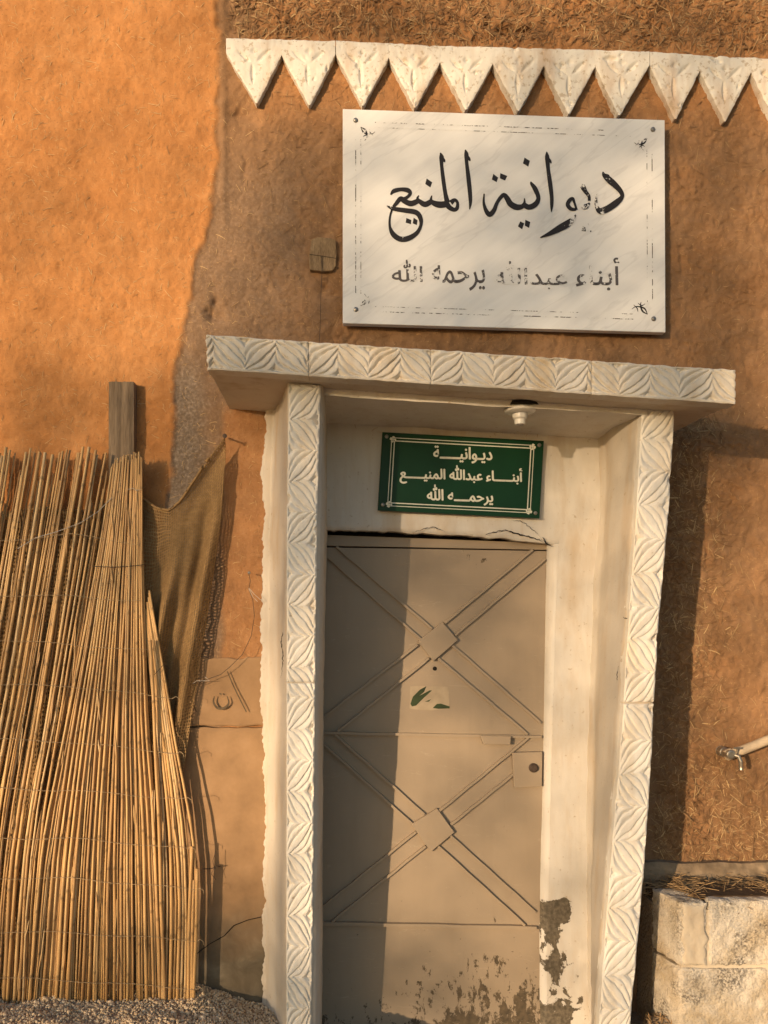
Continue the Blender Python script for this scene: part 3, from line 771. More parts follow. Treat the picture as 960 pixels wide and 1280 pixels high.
# ------------------------------------------------------------------ triangle frieze
DZ = 3.068
tips = [(321, 128.5), (387, 131), (453.6, 132), (519, 134.5), (583, 137), (648.5, 138.5), (711.5, 142), (774, 144), (845, 148), (907, 151), (972, 154)]
notch = [(282.5, 66), (352, 68.5), (419.5, 67.5), (486, 73), (550, 78), (616, 80), (680, 82), (744, 83.5), (812, 82), (875, 88), (939, 90), (1004, 93)]
def topy(x): return np.interp(x, [283, 420, 520, 811, 960, 1010], [47, 50.5, 56, 64.5, 73, 75.5])
frieze = thing('triangle_frieze', 'row of pale pointed gypsum triangles carved with leaves above the marble plaque', 'frieze', P(620, 90, 3.08))
def tooth(i, tip, n0, n1):
    n = 56
    u, v = np.meshgrid(np.linspace(0, 1, n), np.linspace(0, 1, n + 10))
    joint = .45 if i in (2, 8) else .03
    xl = n0[0] + joint; xr = n1[0] - (.45 if i in (1, 7) else .03)
    ty0, ty1 = float(topy(xl)), float(topy(xr))
    frac = .24
    rowt = np.clip(v / frac, 0, 1); rowb = np.clip((v - frac) / (1 - frac), 0, 1)
    topx = xl + (xr - xl) * u; tpy = ty0 + (ty1 - ty0) * u
    midx = xl + (xr - xl) * u; mdy = n0[1] + (n1[1] - n0[1]) * u
    tx = tip[0] + (u - .5) * 2
    px = np.where(v < frac, topx + (midx - topx) * rowt, midx + (tx - midx) * rowb)
    py = np.where(v < frac, tpy + (mdy - tpy) * rowt, mdy + (tip[1] - mdy) * rowb)
    # carved Y of three leaf cuts
    cx = (n0[0] + n1[0]) / 2; cy = (n0[1] + n1[1]) / 2
    def leaf(x0, y0, x1, y1, wd):
        dx, dy = x1 - x0, y1 - y0; Ln = math.hypot(dx, dy)
        t = ((px - x0) * dx + (py - y0) * dy) / Ln ** 2; s = ((px - x0) * -dy + (py - y0) * dx) / Ln
        wv = wd * np.sin(np.pi * np.clip(t, 0, 1)) + 1e-3
        return np.clip(1 - np.abs(s) / wv, 0, 1) * ((t > 0) & (t < 1)) * np.clip(wv / wd, 0, 1)
    g = np.maximum(leaf(cx - 1, cy + 40, cx - 2, cy + 10, 3.6), np.maximum(leaf(cx + 2, cy + 11, cx + 21, cy - 7, 4), leaf(cx - 3, cy + 11, cx - 22, cy - 6, 3.4)))
    g = np.maximum(g, .8 * np.clip(1 - (np.abs(px - cx) * 1.0 + np.abs(py - (cy - 4))) / 6, 0, 1))
    Xw, Zw = WX(px, DZ), WZ(py, DZ)
    edge = np.minimum(np.minimum(u, 1 - u) * np.where(v < frac, 200, 66 * (1 - rowb) + 4) + 40 * sstep(frac + .05, frac - .05, v), v * 90) 
    h = -.0085 * g - .02 * np.clip(fbm(Xw * 16, Zw * 16, 4, 213) - .55, 0, .5) - .003 * np.exp(-edge / 1.5) + .0014 * fbm(Xw * 25, Zw * 25, 3, 141 + i) + .0025 * fbm(Xw * 4, Zw * 4, 2, 143)
    rag = np.exp(-np.minimum(u, 1 - u) * 30) * sstep(frac - .02, frac + .1, v)
    Xw = Xw + .0022 * rag * fbm(Zw * 40, u * 3, 3, 151 + i); Zw = Zw + (v < .02) * .003 * fbm(Xw * 22, u * 0, 3, 147)
    t = grid_obj('triangle_tooth', np.stack([Xw, DZ - CAM_D - h - (.002 if i in (2, 3, 4, 5, 6, 7) else 0), Zw], -1), TOOTH, frieze, (0, .05, 0))
for i in range(len(tips)): tooth(i, tips[i], notch[i], notch[i + 1])

# ------------------------------------------------------------------ lettering
FORMS = {'ا': ('\uFE8D', '\uFE8E'), 'أ': ('\uFE83', '\uFE84'), 'ب': ('\uFE8F', '\uFE90', '\uFE91', '\uFE92'), 'ة': ('\uFE93', '\uFE94'), 'ح': ('\uFEA1', '\uFEA2', '\uFEA3', '\uFEA4'),
         'د': ('\uFEA9', '\uFEAA'), 'ر': ('\uFEAD', '\uFEAE'), 'ع': ('\uFEC9', '\uFECA', '\uFECB', '\uFECC'), 'ل': ('\uFEDD', '\uFEDE', '\uFEDF', '\uFEE0'), 'م': ('\uFEE1', '\uFEE2', '\uFEE3', '\uFEE4'),
         'ن': ('\uFEE5', '\uFEE6', '\uFEE7', '\uFEE8'), 'ه': ('\uFEE9', '\uFEEA', '\uFEEB', '\uFEEC'), 'و': ('\uFEED', '\uFEEE'), 'ي': ('\uFEF1', '\uFEF2', '\uFEF3', '\uFEF4'), 'ـ': ('\u0640',) * 4}
def shape_arabic(s):
    s = s.replace('الله', '\uFDF2'); out = []
    dual = lambda c: c in FORMS and len(FORMS[c]) == 4
    for i, c in enumerate(s):
        if c not in FORMS: out.append({'ء': '\uFE80'}.get(c, c)); continue
        prev = i > 0 and dual(s[i - 1]); nxt = dual(c) and i + 1 < len(s) and s[i + 1] in FORMS
        out.append(FORMS[c][(3 if nxt else 1) if prev else (2 if nxt else 0)])
    return ''.join(out[::-1])
def lettering(text, box, tilt, d, name, mat, parent, bold=0.0, thick=.0006, worn=None):
    """text laid into a box of the sign's face; bold = half-width in pixels by which strokes are thickened"""
    cu = bpy.data.curves.new('lettering', 'FONT'); cu.body = shape_arabic(text); cu.resolution_u = 4
    o = bpy.data.objects.new('lettering', cu); COL.objects.link(o)
    bpy.context.view_layer.update()
    tm = bpy.data.meshes.new_from_object(o.evaluated_get(bpy.context.evaluated_depsgraph_get()))
    bpy.data.objects.remove(o)
    n = len(tm.vertices); co = np.zeros(n * 3, np.float32); tm.vertices.foreach_get('co', co); co = co.reshape(-1, 3)
    faces = [tuple(p.vertices) for p in tm.polygons]; bpy.data.meshes.remove(tm)
    lo, hi = co.min(0), co.max(0); x0, y0, x1, y1 = box
    px = x0 + (co[:, 0] - lo[0]) / (hi[0] - lo[0]) * (x1 - x0)
    py = y1 - (co[:, 1] - lo[1]) / (hi[1] - lo[1]) * (y1 - y0) + (px - (x0 + x1) / 2) * tilt
    b = MB(); offs = [(0, 0)] if not bold else [(0, 0), (bold, 0), (-bold, 0), (0, bold * .8), (0, -bold * .8)]
    for i, (ox, oy) in enumerate(offs):
        b.add([P(x + ox, y + oy, d - thick - i * .00012) for x, y in zip(px, py)], faces)
    o = b.build(name, mat, parent)
    if worn is not None: set_worn(o, worn)
    return o
def set_worn(o, f):
    me = o.data; r = root_of(o.parent); at = me.attributes.new('worn', 'FLOAT', 'POINT')
    at.data.foreach_set('value', np.array([f(CX + (v.co.x + r.x) * F / DM) for v in me.vertices], np.float32))

# marble plaque
DM = 3.045
plaque = thing('marble_plaque', 'large white veined marble plaque with worn black Arabic calligraphy above the lintel', 'sign', P(630, 275, 3.07))
b = MB(); b.prism([P(x, y, DM) for x, y in ((428.5, 136), (831, 150), (832, 415.5), (428.5, 404))], (0, .03, 0)); b.build('marble_slab', MARBLE, plaque, bevel=.002)
CA = lambda L: [(470 + q[0] / 6, 170 + q[1] / 6) + tuple(z / 6 for z in q[2:]) for q in L]
CB = lambda L: [(630 + q[0] / 6, 170 + q[1] / 6) + tuple(z / 6 for z in q[2:]) for q in L]
strokes = [CA([(483, 125, 6), (492, 160, 30), (492, 215, 22), (505, 330, 25), (520, 430, 26), (535, 500, 34)]), CA([(485, 150, 14), (508, 180, 18), (517, 197, 4)]),
           CA([(670, 102, 6), (678, 140, 28), (680, 200, 22), (694, 320, 27), (705, 430, 26), (708, 500, 20), (702, 550, 5)]), CA([(672, 135, 14), (697, 170, 18), (707, 188, 4)]),
           CA([(560, 500, 34), (590, 480, 22), (611, 500, 18), (608, 540, 24), (585, 553, 26), (550, 535, 32), (530, 508, 34)]),
           CA([(545, 508, 40), (485, 515, 42), (440, 506, 36), (413, 482, 20), (419, 446, 5)]), CA([(425, 485, 30), (370, 512, 36), (330, 492, 28), (311, 468, 16), (321, 445, 5)]),
           CA([(325, 482, 30), (265, 506, 36), (215, 490, 32), (185, 470, 30), (150, 508, 24), (130, 532, 18)]),
           CA([(109, 440, 8), (135, 412, 26), (190, 400, 24), (240, 408, 30), (256, 432, 22), (232, 460, 20), (195, 478, 26)]),
           CA([(80, 524, 6), (130, 545, 24), (220, 558, 30), (300, 573, 32), (333, 615, 28), (336, 670, 20), (305, 728, 26), (240, 768, 34), (180, 772, 34), (130, 738, 32), (104, 680, 16), (104, 610, 12), (120, 550, 12)]),
           CA([(811, 432, 8), (808, 500, 15), (826, 560, 26), (853, 588, 32), (885, 556, 28), (908, 500, 22), (940, 455, 24), (962, 442, 26), (985, 470, 34), (1010, 510, 38), (1055, 533, 38), (1095, 528, 30), (1113, 500, 16), (1113, 466, 4)]),
           CB([(140, 508, 30), (185, 533, 34), (235, 512, 34), (258, 465, 26), (235, 400, 30), (208, 360, 20), (200, 342, 5)]), CB([(205, 362, 16), (228, 374, 12), (240, 382, 3)]),
           CB([(320, 118, 5), (324, 160, 28), (330, 240, 23), (345, 350, 27), (357, 450, 24), (358, 520, 20), (355, 570, 4)]), CB([(325, 160, 14), (345, 186, 16), (355, 205, 4)]),
           CB([(545, 553, 14), (528, 500, 14), (515, 470, 20), (492, 482, 24), (478, 515, 26), (500, 545, 24), (540, 552, 14)]), CB([(540, 590, 6), (520, 620, 26), (480, 655, 44), (420, 690, 44), (340, 733, 26), (272, 762, 6)]),
           CB([(577, 355, 6), (590, 378, 34), (610, 415, 26), (636, 450, 20), (640, 485, 16)]), CB([(645, 505, 14), (610, 530, 32), (582, 533, 14)]),
           CB([(741, 268, 6), (752, 295, 26), (790, 330, 42), (835, 370, 38), (875, 415, 30), (885, 455, 26), (845, 498, 40), (780, 543, 42), (725, 562, 40), (697, 535, 24), (690, 485, 16), (700, 432, 5)]), CB([(752, 288, 12), (780, 295, 12), (792, 303, 3)])]
dots = [CA([(380, 318), (422, 348), (408, 386), (369, 360)]), CA([(228, 615), (265, 630), (262, 662), (222, 650)]), CA([(282, 612), (312, 632), (306, 668), (276, 655)]), CA([(880, 284), (916, 312), (905, 346), (868, 326)]), CA([(932, 278), (985, 300), (968, 334), (930, 318)]),
        CB([(154, 162), (194, 186), (182, 230), (142, 205)]), CB([(122, 640), (152, 655), (136, 700), (104, 678)]), CB([(160, 628), (197, 645), (188, 690), (156, 672)]), CB([(590, 672), (614, 690), (614, 716), (582, 712)]), CB([(646, 708), (656, 710), (654, 720), (646, 720)]), CB([(630, 655), (640, 660), (634, 668), (628, 664)])]
wornf = lambda px: float(np.interp(px, [480, 500, 560, 690, 705, 725, 740, 765, 780], [.17, .14, .08, .08, .20, .29, .29, .19, .10]))
b = MB()
for i, s in enumerate(strokes): ribbon(b, [(q[0], q[1], q[2] * 1.14 + .25) for q in s], DM - .0006 - .00012 * i, 9)
for i, s in enumerate(dots): b.add([P(x, y, DM - .0004 - .00007 * i) for x, y in s], [(0, 1, 2, 3)])
set_worn(b.build('calligraphy', INK, plaque), wornf)
for wd, bx in (('أبناء', (720, 322, 774, 363)), ('عبدالله', (617, 327, 709, 361)), ('يرحمه', (540, 332, 606, 363)), ('الله', (490, 325, 528, 352))):
    lettering(wd, bx, .012, DM, 'inscription', GREYINK, plaque, .35, .0008, lambda q: float(np.interp(q, [480, 530, 580, 620, 640, 690, 720, 750, 775], [.25, .28, .25, .33, .34, .26, .30, .28, .22])))
# worn ruled border with corner flourishes
def mq(s, t):   # 0..1 across and down the slab face
    tl, tr, br, bl = [np.array(q, float) for q in ((428.5, 136), (831, 150), (832, 415.5), (428.5, 404))]
    return tuple((tl * (1 - s) + tr * s) * (1 - t) + (bl * (1 - s) + br * s) * t)
BI = marble_mat('faded_border_ink', (.10, .085, .07))
b = MB()
for k, (mx, my, wd) in enumerate(((.040, .058, 1.1), (.056, .082, .8))):
    c = [mq(.10, my), mq(.90, my)], [mq(.10, 1 - my), mq(.90, 1 - my)], [mq(mx, .14), mq(mx, .86)], [mq(1 - mx, .14), mq(1 - mx, .86)]
    for p0, p1 in c: ribbon(b, [(*p0, wd), ((p0[0] + p1[0]) / 2, (p0[1] + p1[1]) / 2, wd), (*p1, wd)], DM - .0005 - .0001 * k, 30)
set_worn(b.build('border_line', BI, plaque), lambda px: .375)
fl = [[(0, 0, .6), (6, 4, 2.2), (8, 12, 1.2), (5, 17, .5)], [(0, 0, .6), (4, 7, 2), (13, 9, 1.2), (18, 6, .5)], [(3, 12, .5), (7, 10, 1.4), (11, 13, .5)], [(11, 3, .5), (12, 7, 1.3), (16, 11, .5)]]
for (s, t, fx, fy, k0) in ((.048, .075, 1, 1, 1.0), (.952, .08, -1, 1, .9), (.048, .925, 1, -1, .9), (.952, .925, -1, -1, 1.1)):
    ox, oy = mq(s, t); b = MB()
    for i, f_ in enumerate(fl): ribbon(b, [(ox + fx * q[0] * k0 + fx * 3, oy + fy * q[1] * k0 + fy * 2, q[2]) for q in f_], DM - .0005 - .0001 * i, 6)
    set_worn(b.build('corner_ornament', INK, plaque), lambda px: .30)
for (x, y) in ((444.5, 150.5), (816, 162), (445, 387), (817, 398.5)):
    b = MB(); b.lathe(P(x, y, DM), (0, -1, 0), [(-.002, .0095), (.002, .0095), (.005, .0075), (.0065, .003)], 16); b.build('screw', METAL, plaque)

# green sign
DG = 3.068
sign = thing('green_sign', 'small dark green sign with pale Arabic lettering on the wall over the door', 'sign', P(576, 594, 3.08))
GQ = [np.array(q, float) for q in ((478, 540), (680, 551), (674.5, 648), (472, 638))]
def gq(s, t): return tuple((GQ[0] * (1 - s) + GQ[1] * s) * (1 - t) + (GQ[3] * (1 - s) + GQ[2] * s) * t)
b = MB(); b.prism([P(*q, DG) for q in GQ], (0, .010, 0)); b.build('sign_plate', GREEN, sign, bevel=.0015)
lettering('ديـوانيـــــة', (542, 558.5, 615, 578.5), .034, DG, 'lettering', CREAMINK, sign, .55)
lettering('أبنـــــاء عبدالله المنيـــــع', (500, 582, 652.5, 606.5), .034, DG, 'lettering', CREAMINK, sign, .55)
lettering('يرحمــــه الله', (534, 607, 616, 630.5), .034, DG, 'lettering', CREAMINK, sign, .55)
b = MB()
for k, (m0, wd) in enumerate(((.060, .9), (.078, 1.3))):
    mx, my = m0, (.066, .104)[k]
    for s0, t0, s1, t1 in ((mx, my, 1 - mx, my), (mx, 1 - my, 1 - mx, 1 - my), (mx, my, mx, 1 - my), (1 - mx, my, 1 - mx, 1 - my)):
        p0, p1 = gq(s0, t0), gq(s1, t1); ribbon(b, [(*p0, wd), (*p1, wd)], DG - .0005 - .0001 * k - .00005 * (t0 == my), 2)
b.build('border_line', CREAMINK, sign)
for s, t in ((.068, .085), (.932, .085), (.068, .915), (.932, .915)):
    ox, oy = gq(s, t); b = MB()
    for i in range(4):
        an = i * math.pi / 2 + .05
        ribbon(b, [(ox, oy, .8), (ox + 3 * math.cos(an), oy + 3 * math.sin(an), 2.0), (ox + 3.4 * math.cos(an + .8), oy + 3.4 * math.sin(an + .8), 1)], DG - .0009 - .0001 * i, 4)
    b.build('corner_ornament', CREAMINK, sign)
for s, t in ((.028, .055), (.972, .06), (.03, .925), (.972, .935)):
    b = MB(); b.lathe(P(*gq(s, t), DG), (0, -1, 0), [(-.002, .0078), (.002, .0078), (.0045, .006), (.0055, .002)], 14); b.build('screw', METAL, sign)

# lamp holder on the porch ceiling
lx, ly, lz = WX(650, 2.77), 2.77 - CAM_D, 2.297
lamp = thing('lamp_holder', 'empty white porcelain lamp holder fixed to the porch ceiling', 'light fitting', (lx, ly, lz))
b = MB(); b.lathe((lx, ly, lz), (0, 0, -1), [(-.004, .050), (.003, .056), (.010, .054), (.014, .042), (.016, .030)], 28); base = b.build('base_plate', PORCELAIN, lamp, smooth=False, bevel=.001)
b = MB(); b.lathe((lx, ly, lz - .018), (0, 0, -1), [(0, .027), (.014, .026), (.020, .020), (.036, .019), (.038, .016), (.026, .014)], 24); b.build('socket', PORCELAIN, lamp)
b = MB(); b.lathe((lx + .005, ly + .002, lz + .012), (0, 0, -1), [(-.012, .060), (.006, .068), (.0075, .05)], 22); b.build('ceiling_hole', BLACK, lamp)

# ------------------------------------------------------------------ wooden post, burlap, reeds
post = thing('wooden_post', 'weathered grey timber post standing behind the reed screen', 'post', P(151, 1250, 3.05))
b = MB(); zt = WZ(477, 3.055)
n, m = 90, 14
u, v = np.meshgrid(np.linspace(0, 1, m), np.linspace(0, 1, n))
xp = WX(135.5 + 31.5 * u, 3.055); zp = zt + (-.05 - zt) * v + .002 * perlin(u * 9, v * 0, 161) * (v < .02)
crk = np.exp(-((u - .5 - .04 * perlin(v * 5, v * 0, 163)) / .05) ** 2)
grid_obj('timber', np.stack([xp, 3.055 - CAM_D + .008 * crk + .0016 * perlin(u * 14, v * 6, 165) + .004 * np.abs(2 * u - 1) ** 6, zp], -1), WOOD, post, (0, .045, 0))
b = MB(); b.prism([(WX(136, 3.055), 3.055 - CAM_D + .004, zt - .001), (WX(166.5, 3.055), 3.055 - CAM_D + .004, zt - .001), (WX(166.5, 3.055), 3.09 - CAM_D, zt - .001), (WX(136, 3.055), 3.09 - CAM_D, zt - .001)], (0, 0, -.01)); b.build('post_top', WOOD, post)

sack = thing('burlap_cloth', 'brown burlap sheet hanging from a nail behind the reed screen', 'cloth', P(240, 640, 3.06))
TOPB = [(-150, 646), (0, 640), (60, 634), (120, 640), (150, 606), (178, 622), (195, 634), (212, 638), (226, 626), (245, 598), (262, 572), (281, 546)]
RGT = [(0, 281), (.06, 282), (.23, 277), (.45, 263), (.62, 252), (.72, 246), (.84, 238), (1, 228)]
n, m = 170, 230
u, v = np.meshgrid(np.linspace(0, 1, m), np.linspace(0, 1, n))
xr = np.interp(v, [q[0] for q in RGT], [q[1] for q in RGT])
uu = u ** .8
px = -150 + uu * (xr + 150)
pt = np.interp(-150 + uu * 431, [q[0] for q in TOPB], [q[1] for q in TOPB])
yb_ = 975 + 265 * sstep(.86, .70, uu)
py = pt + (yb_ - pt) * v + 4 * np.sin(uu * 31) * v * (1 - v)
fold = .026 * np.sin(uu * 50 + 2.2 * np.sin(v * 2.4) + 1.0) * sstep(.5, .75, uu) * sstep(0, .45, v) + .014 * np.sin(uu * 104 + 3 * v) * sstep(.72, .9, uu) * sstep(.02, .4, v) + .012 * fbm(uu * 5, v * 3, 3, 171)
swag = .006 * np.sin(v * 55 + 14 * (uu - .85) ** 2 * 9) * np.exp(-v * 12) * sstep(.6, .8, uu)
d_ = 3.052 - fold * .9 - swag - .012 * sstep(.03, 0, v)
d_ = np.minimum(d_, 3.082)
Pa = np.stack([WX(px, 3.04), d_ - CAM_D, WZ(py, 3.04)], -1)
cl = grid_obj('cloth', Pa, BURLAP, sack)
uvl = cl.data.uv_layers.new(name='UVMap')
li = np.zeros(len(cl.data.loops), np.int32); cl.data.loops.foreach_get('vertex_index', li)
UV = np.stack([(uu * 2.1).ravel(), (v * 1.6).ravel()], 1)[li]
uvl.data.foreach_set('uv', UV.astype(np.float32).ravel())
md = cl.modifiers.new('thickness', 'SOLIDIFY'); md.thickness = .0015
b = MB(); b.tube([tuple(Pa[0, j] + np.array([0, -.004, -.002])) for j in range(0, m, 3)], .0055, 6); b.build('hem', BURLAP, sack, smooth=True)
b = MB(); b.tube([P(281, 546, 3.09), P(281, 545, 3.02)], .004, 6); b.lathe(P(281, 545, 3.022), (0, -1, 0), [(0, .009), (.003, .009), (.004, .003)], 10); b.build('nail', WIRE, sack)

screen = thing('reed_screen', 'tall screen of yellow reeds tied with twine and leaning on the orange wall', 'reed screen', P(110, 1250, 2.95))
def add_attr(o, name, vals):
    at = o.data.attributes.new(name, 'FLOAT', 'POINT'); at.data.foreach_set('value', np.array(vals, np.float32))
def reed(pts, r0, r1, seed):
    """pts: (px, py, depth) from top to bottom"""
    q = random.Random(seed)
    S = spline(pts, 5); Wp = [P(*s) for s in S]
    L = [0]
    for i in range(1, len(Wp)): L.append(L[-1] + (Vector(Wp[i]) - Vector(Wp[i - 1])).length)
    tot = L[-1]; step = q.uniform(.26, .42); nodes = []; x = q.uniform(.05, step)
    while x < tot - .02: nodes.append(x); x += step * q.uniform(.85, 1.15)
    st = sorted(set([0, tot] + list(np.linspace(0, tot, 12)) + [n_ + e_ for n_ in nodes for e_ in (-.009, -.002, .003, .009)]))
    st = [s for s in st if 0 <= s <= tot]
    bx, by = q.uniform(-.004, .004), q.uniform(-.003, .003); ph = q.uniform(0, 6)
    path, rad, nd = [], [], []
    A_ = np.array(Wp)
    for s in st:
        p = [np.interp(s, L, A_[:, k]) for k in range(3)]
        p[0] += bx * math.sin(s * 3.1 + ph) + .0012 * math.sin(s * 11 + ph); p[1] += by * math.sin(s * 2.3 + ph)
        dn = min([abs(s - n_) for n_ in nodes] or [1])
        path.append(p); rad.append((r0 + (r1 - r0) * s / tot) * (1.16 if dn < .0035 else 1.0)); nd.append(1.0 if dn < .0035 else (.25 if dn < .012 else 0))
    b = MB(); b.tube(path, rad, 7)
    o = b.build('reed', REED, screen, smooth=True); add_attr(o, 'node', np.repeat(nd, 7)); return o
sd = 0
# A: wide-spaced fan at the left
topsA = [-160, -148, -136, -121, -112, -98, -84, -76, -60, -48, -41, -30, -18, -8, -2, 3, 7, 13, 33, 37, 50, 57, 66, 78, 84, 88, 100, 104, 112, 120, 122, 131]
nA = len(topsA)
def fan(xt, yt, d0, d1, r, slim=.85):
    global sd
    k_ = random.uniform(-3, 3); sd += 1
    reed([(xt, yt, d0), (xt - .165 * (850 - yt) + k_, 850, (d0 + d1) / 2), (xt - 82 + k_, 1060, d1), (xt - 95 + k_ * .5, 1264, d1)], r * slim, r, sd)
for xt in topsA:
    fan(xt, random.choice([560, 562, 565, 564, 566, 570]) + random.uniform(-2, 3), 3.022 + random.uniform(-.006, .006), 2.992 + random.uniform(-.006, .004), random.choice([.0044, .0054, .006, .0066, .0072]))
for i in range(64):       # second layer behind
    fan(-155 + 290 * (i + .5) / 64 + random.uniform(-3, 3), 566 + random.uniform(0, 90) * (random.random() < .7), 3.036, 3.008, random.uniform(.0038, .0056), .75)
# B: gathered sheaf
nB = 62
for i in range(nB):
    f = i / (nB - 1); xt = 143 + 34 * f + random.uniform(-1.2, 1.2); xb = 34 + 170 * f + random.uniform(-1.6, 1.6)
    yt = 566 + (10 * (1 - f) ** 2) + random.uniform(-2, 8) + (random.uniform(20, 120) if random.random() < .15 else 0)
    lay = (i % 3) * .009
    x1 = 120 + 58 * f; x2 = 86 + 98 * f
    d0 = 3.000 + lay; d1 = 2.990 + lay * .8 + random.uniform(-.004, .004)
    r = random.choice([.0036, .0044, .005, .0057, .0064])
    xt2 = xt + (x1 - xt) * max(0, (yt - 566) / 140)
    pts = [(xt2, yt, d0)]
    if yt < 640: pts.append((x1, 710, d0))
    pts += [(x2 + random.uniform(-1, 1), 890, d0 - .004), (xb + (x2 - xb) * .38, 1060, d1), (xb, 1264, d1)]
    sd += 1; reed(pts, r * .68, r * 1.05, sd)
# C: strip leaning away at the right, and the short canes at its foot
for i in range(9):
    f = i / 8; xt = 181 + 6 * f; yt = 772 - 34 * f + random.uniform(-3, 3); xb = 203 + 37 * f
    d1 = 2.990 + (i % 2) * .010; r = random.choice([.0055, .0065, .007])
    sd += 1; reed([(xt, yt, 3.018), (xt + (xb - xt) * .52, 900, 3.006), (xb + (1 if f < 1 else 4), 1080, d1), (xb, 1264 + 2 * f, d1)], r * .75, r, sd)
for i, (xt, yt, xb) in enumerate(((246, 1086, 242), (243, 1100, 238.5), (240, 1058, 234), (188, 800, 207))):
    sd += 1; reed([(xt, yt, 2.982), ((xt + xb) / 2, (yt + 1260) / 2, 2.984), (xb, 1266, 2.986)], .0066, .007, sd)
# dry leaf sheaths still clinging to some canes
for i in range(46):
    q = random.Random(900 + i); y = q.uniform(600, 1200); x = q.uniform(5, 225 if y > 900 else 172); sl = -.13 if x < 120 else .02
    ln = q.uniform(16, 46); dd = float(np.interp(y, [560, 900, 1260], [2.994, 2.984, 2.974])); cu_ = q.uniform(-3, 3)
    b = MB(); b.tube([P(x, y, dd + .006), P(x + sl * ln * .5 + cu_ * .3, y + ln * .5, dd), P(x + sl * ln + cu_, y + ln, dd - q.uniform(0, .008))], [.0011, .0026, .0005], 4); o = b.build('leaf_sheath', REED, screen)
    add_attr(o, 'node', [0] * len(o.data.vertices))
# cut cane lying across the top of strip C
# twine rows
rows = [(676, 668, 688, 690), (744, 745, 752, 757), (800, 806, 818, 0), (856, 858, 872, 876), (924, 928, 934, 944), (986, 988, 994, 1000), (1048, 1048, 1054, 1062), (1098, 1098, 1102, 1112), (1165, 1166, 1170, 1176), (1222, 1226, 1230, 1236)]
for k, rw in enumerate(rows):
    right = 178 if k < 2 else (190 if k < 3 else int(np.interp(rw[0], [850, 1100], [216, 246])))
    xs_ = np.arange(-160, right + 1, 5.0); pts = []
    ys_ = np.interp(xs_, [-160, 0, 90, 245], [rw[0], rw[0], rw[1], rw[2] if rw[3] == 0 else rw[3]])
    for j, (x, y) in enumerate(zip(xs_, ys_)):
        dref = float(np.interp(y, [560, 900, 1080, 1260], [3.006, 2.996, 2.985, 2.984])) - .010
        pts.append(P(x, y + 1.2 * math.sin(x * .05 + k) + random.uniform(-.4, .4), dref + .006 * (j % 2)))
    if k >= 3:
        x, y = xs_[-1], ys_[-1]
        pts += [P(x + 5, y - 2, 2.975), P(x + 9, y + 1, 2.97), P(x + 10, y + 5, 2.973)]
    b = MB(); b.tube(pts, .0010, 5); b.build('twine', TWINE, screen)
b = MB(); b.tube([P(117, 708, 3.03), P(119, 708, 2.993), P(140, 709, 2.992), P(160, 708, 2.992), P(178, 706, 2.993), P(180, 706, 3.03)], .0016, 6); b.build('binding_wire', WIRE, screen)
b = MB(); b.tube([P(22, 686, 3.008), P(45, 672, 3.006), P(70, 665, 3.005), P(100, 654, 3.005), P(122, 640, 3.005), P(140, 622, 2.99)], .0014, 5); b.build('loose_twine', STEELWIRE, screen)
b = MB(); b.tube([P(160, 612, 2.99), P(166, 610, 2.988), P(170, 613, 2.988), P(176, 612, 2.99)], .0012, 5); b.build('loose_twine', STEELWIRE, screen)
b = MB(); b.tube([P(190, 846, 2.995), P(198, 838, 2.99), P(205, 830, 2.995), P(212, 836, 3.01)], .0014, 5); b.build('binding_wire', WIRE, screen)

# ------------------------------------------------------------------ wires on the wall
wr = thing('nail_wire', 'thin bent wire looping down from a nail beside the left jamb', 'wire', P(312, 716, 3.06))
b = MB(); b.lathe(P(311.5, 716, 3.045), (0, -1, 0), [(-.03, .002), (0, .002), (.001, .006), (.004, .006), (.006, .003)], 10); b.build('nail', METAL, wr)
b = MB(); b.tube([P(x, y, d) for x, y, d in ((311, 718, 3.046), (313, 726, 3.05), (311, 736, 3.045), (316, 750, 3.055), (318, 770, 3.05), (314, 795, 3.046), (303, 818, 3.045), (288, 833, 3.045), (276, 843, 3.048), (262, 848, 3.046), (250, 853, 3.042), (240, 855, 3.03))], .0012, 5); b.build('wire', WIRE, wr)
for pts in (((311, 735), (318, 743), (326, 750)), ((311, 736), (316, 746), (322, 752)), ((240, 855), (246, 851), (262, 851), (256, 846))):
    b = MB(); b.tube([P(x, y, 3.04) for x, y in pts], .0011, 5); b.build('wire_end', STEELWIRE, wr)
tw = thing('twisted_wire', 'short twisted wire stub sticking out of the cement patch', 'wire', P(272, 1084, 3.06))
b = MB(); b.tube([P(275, 1083, 3.08), P(272, 1084, 3.04), P(262, 1086, 3.03), (P(254, 1086, 3.04))], .002, 6); b.build('wire', WIRE, tw)
b = MB(); b.tube([P(268, 1085, 3.035), P(266, 1076, 3.03), P(270, 1064, 3.04)], .0011, 5); b.tube([P(268, 1085, 3.035), P(264, 1092, 3.03), P(270, 1100, 3.04)], .0011, 5); b.build('wire_end', WIRE, tw)

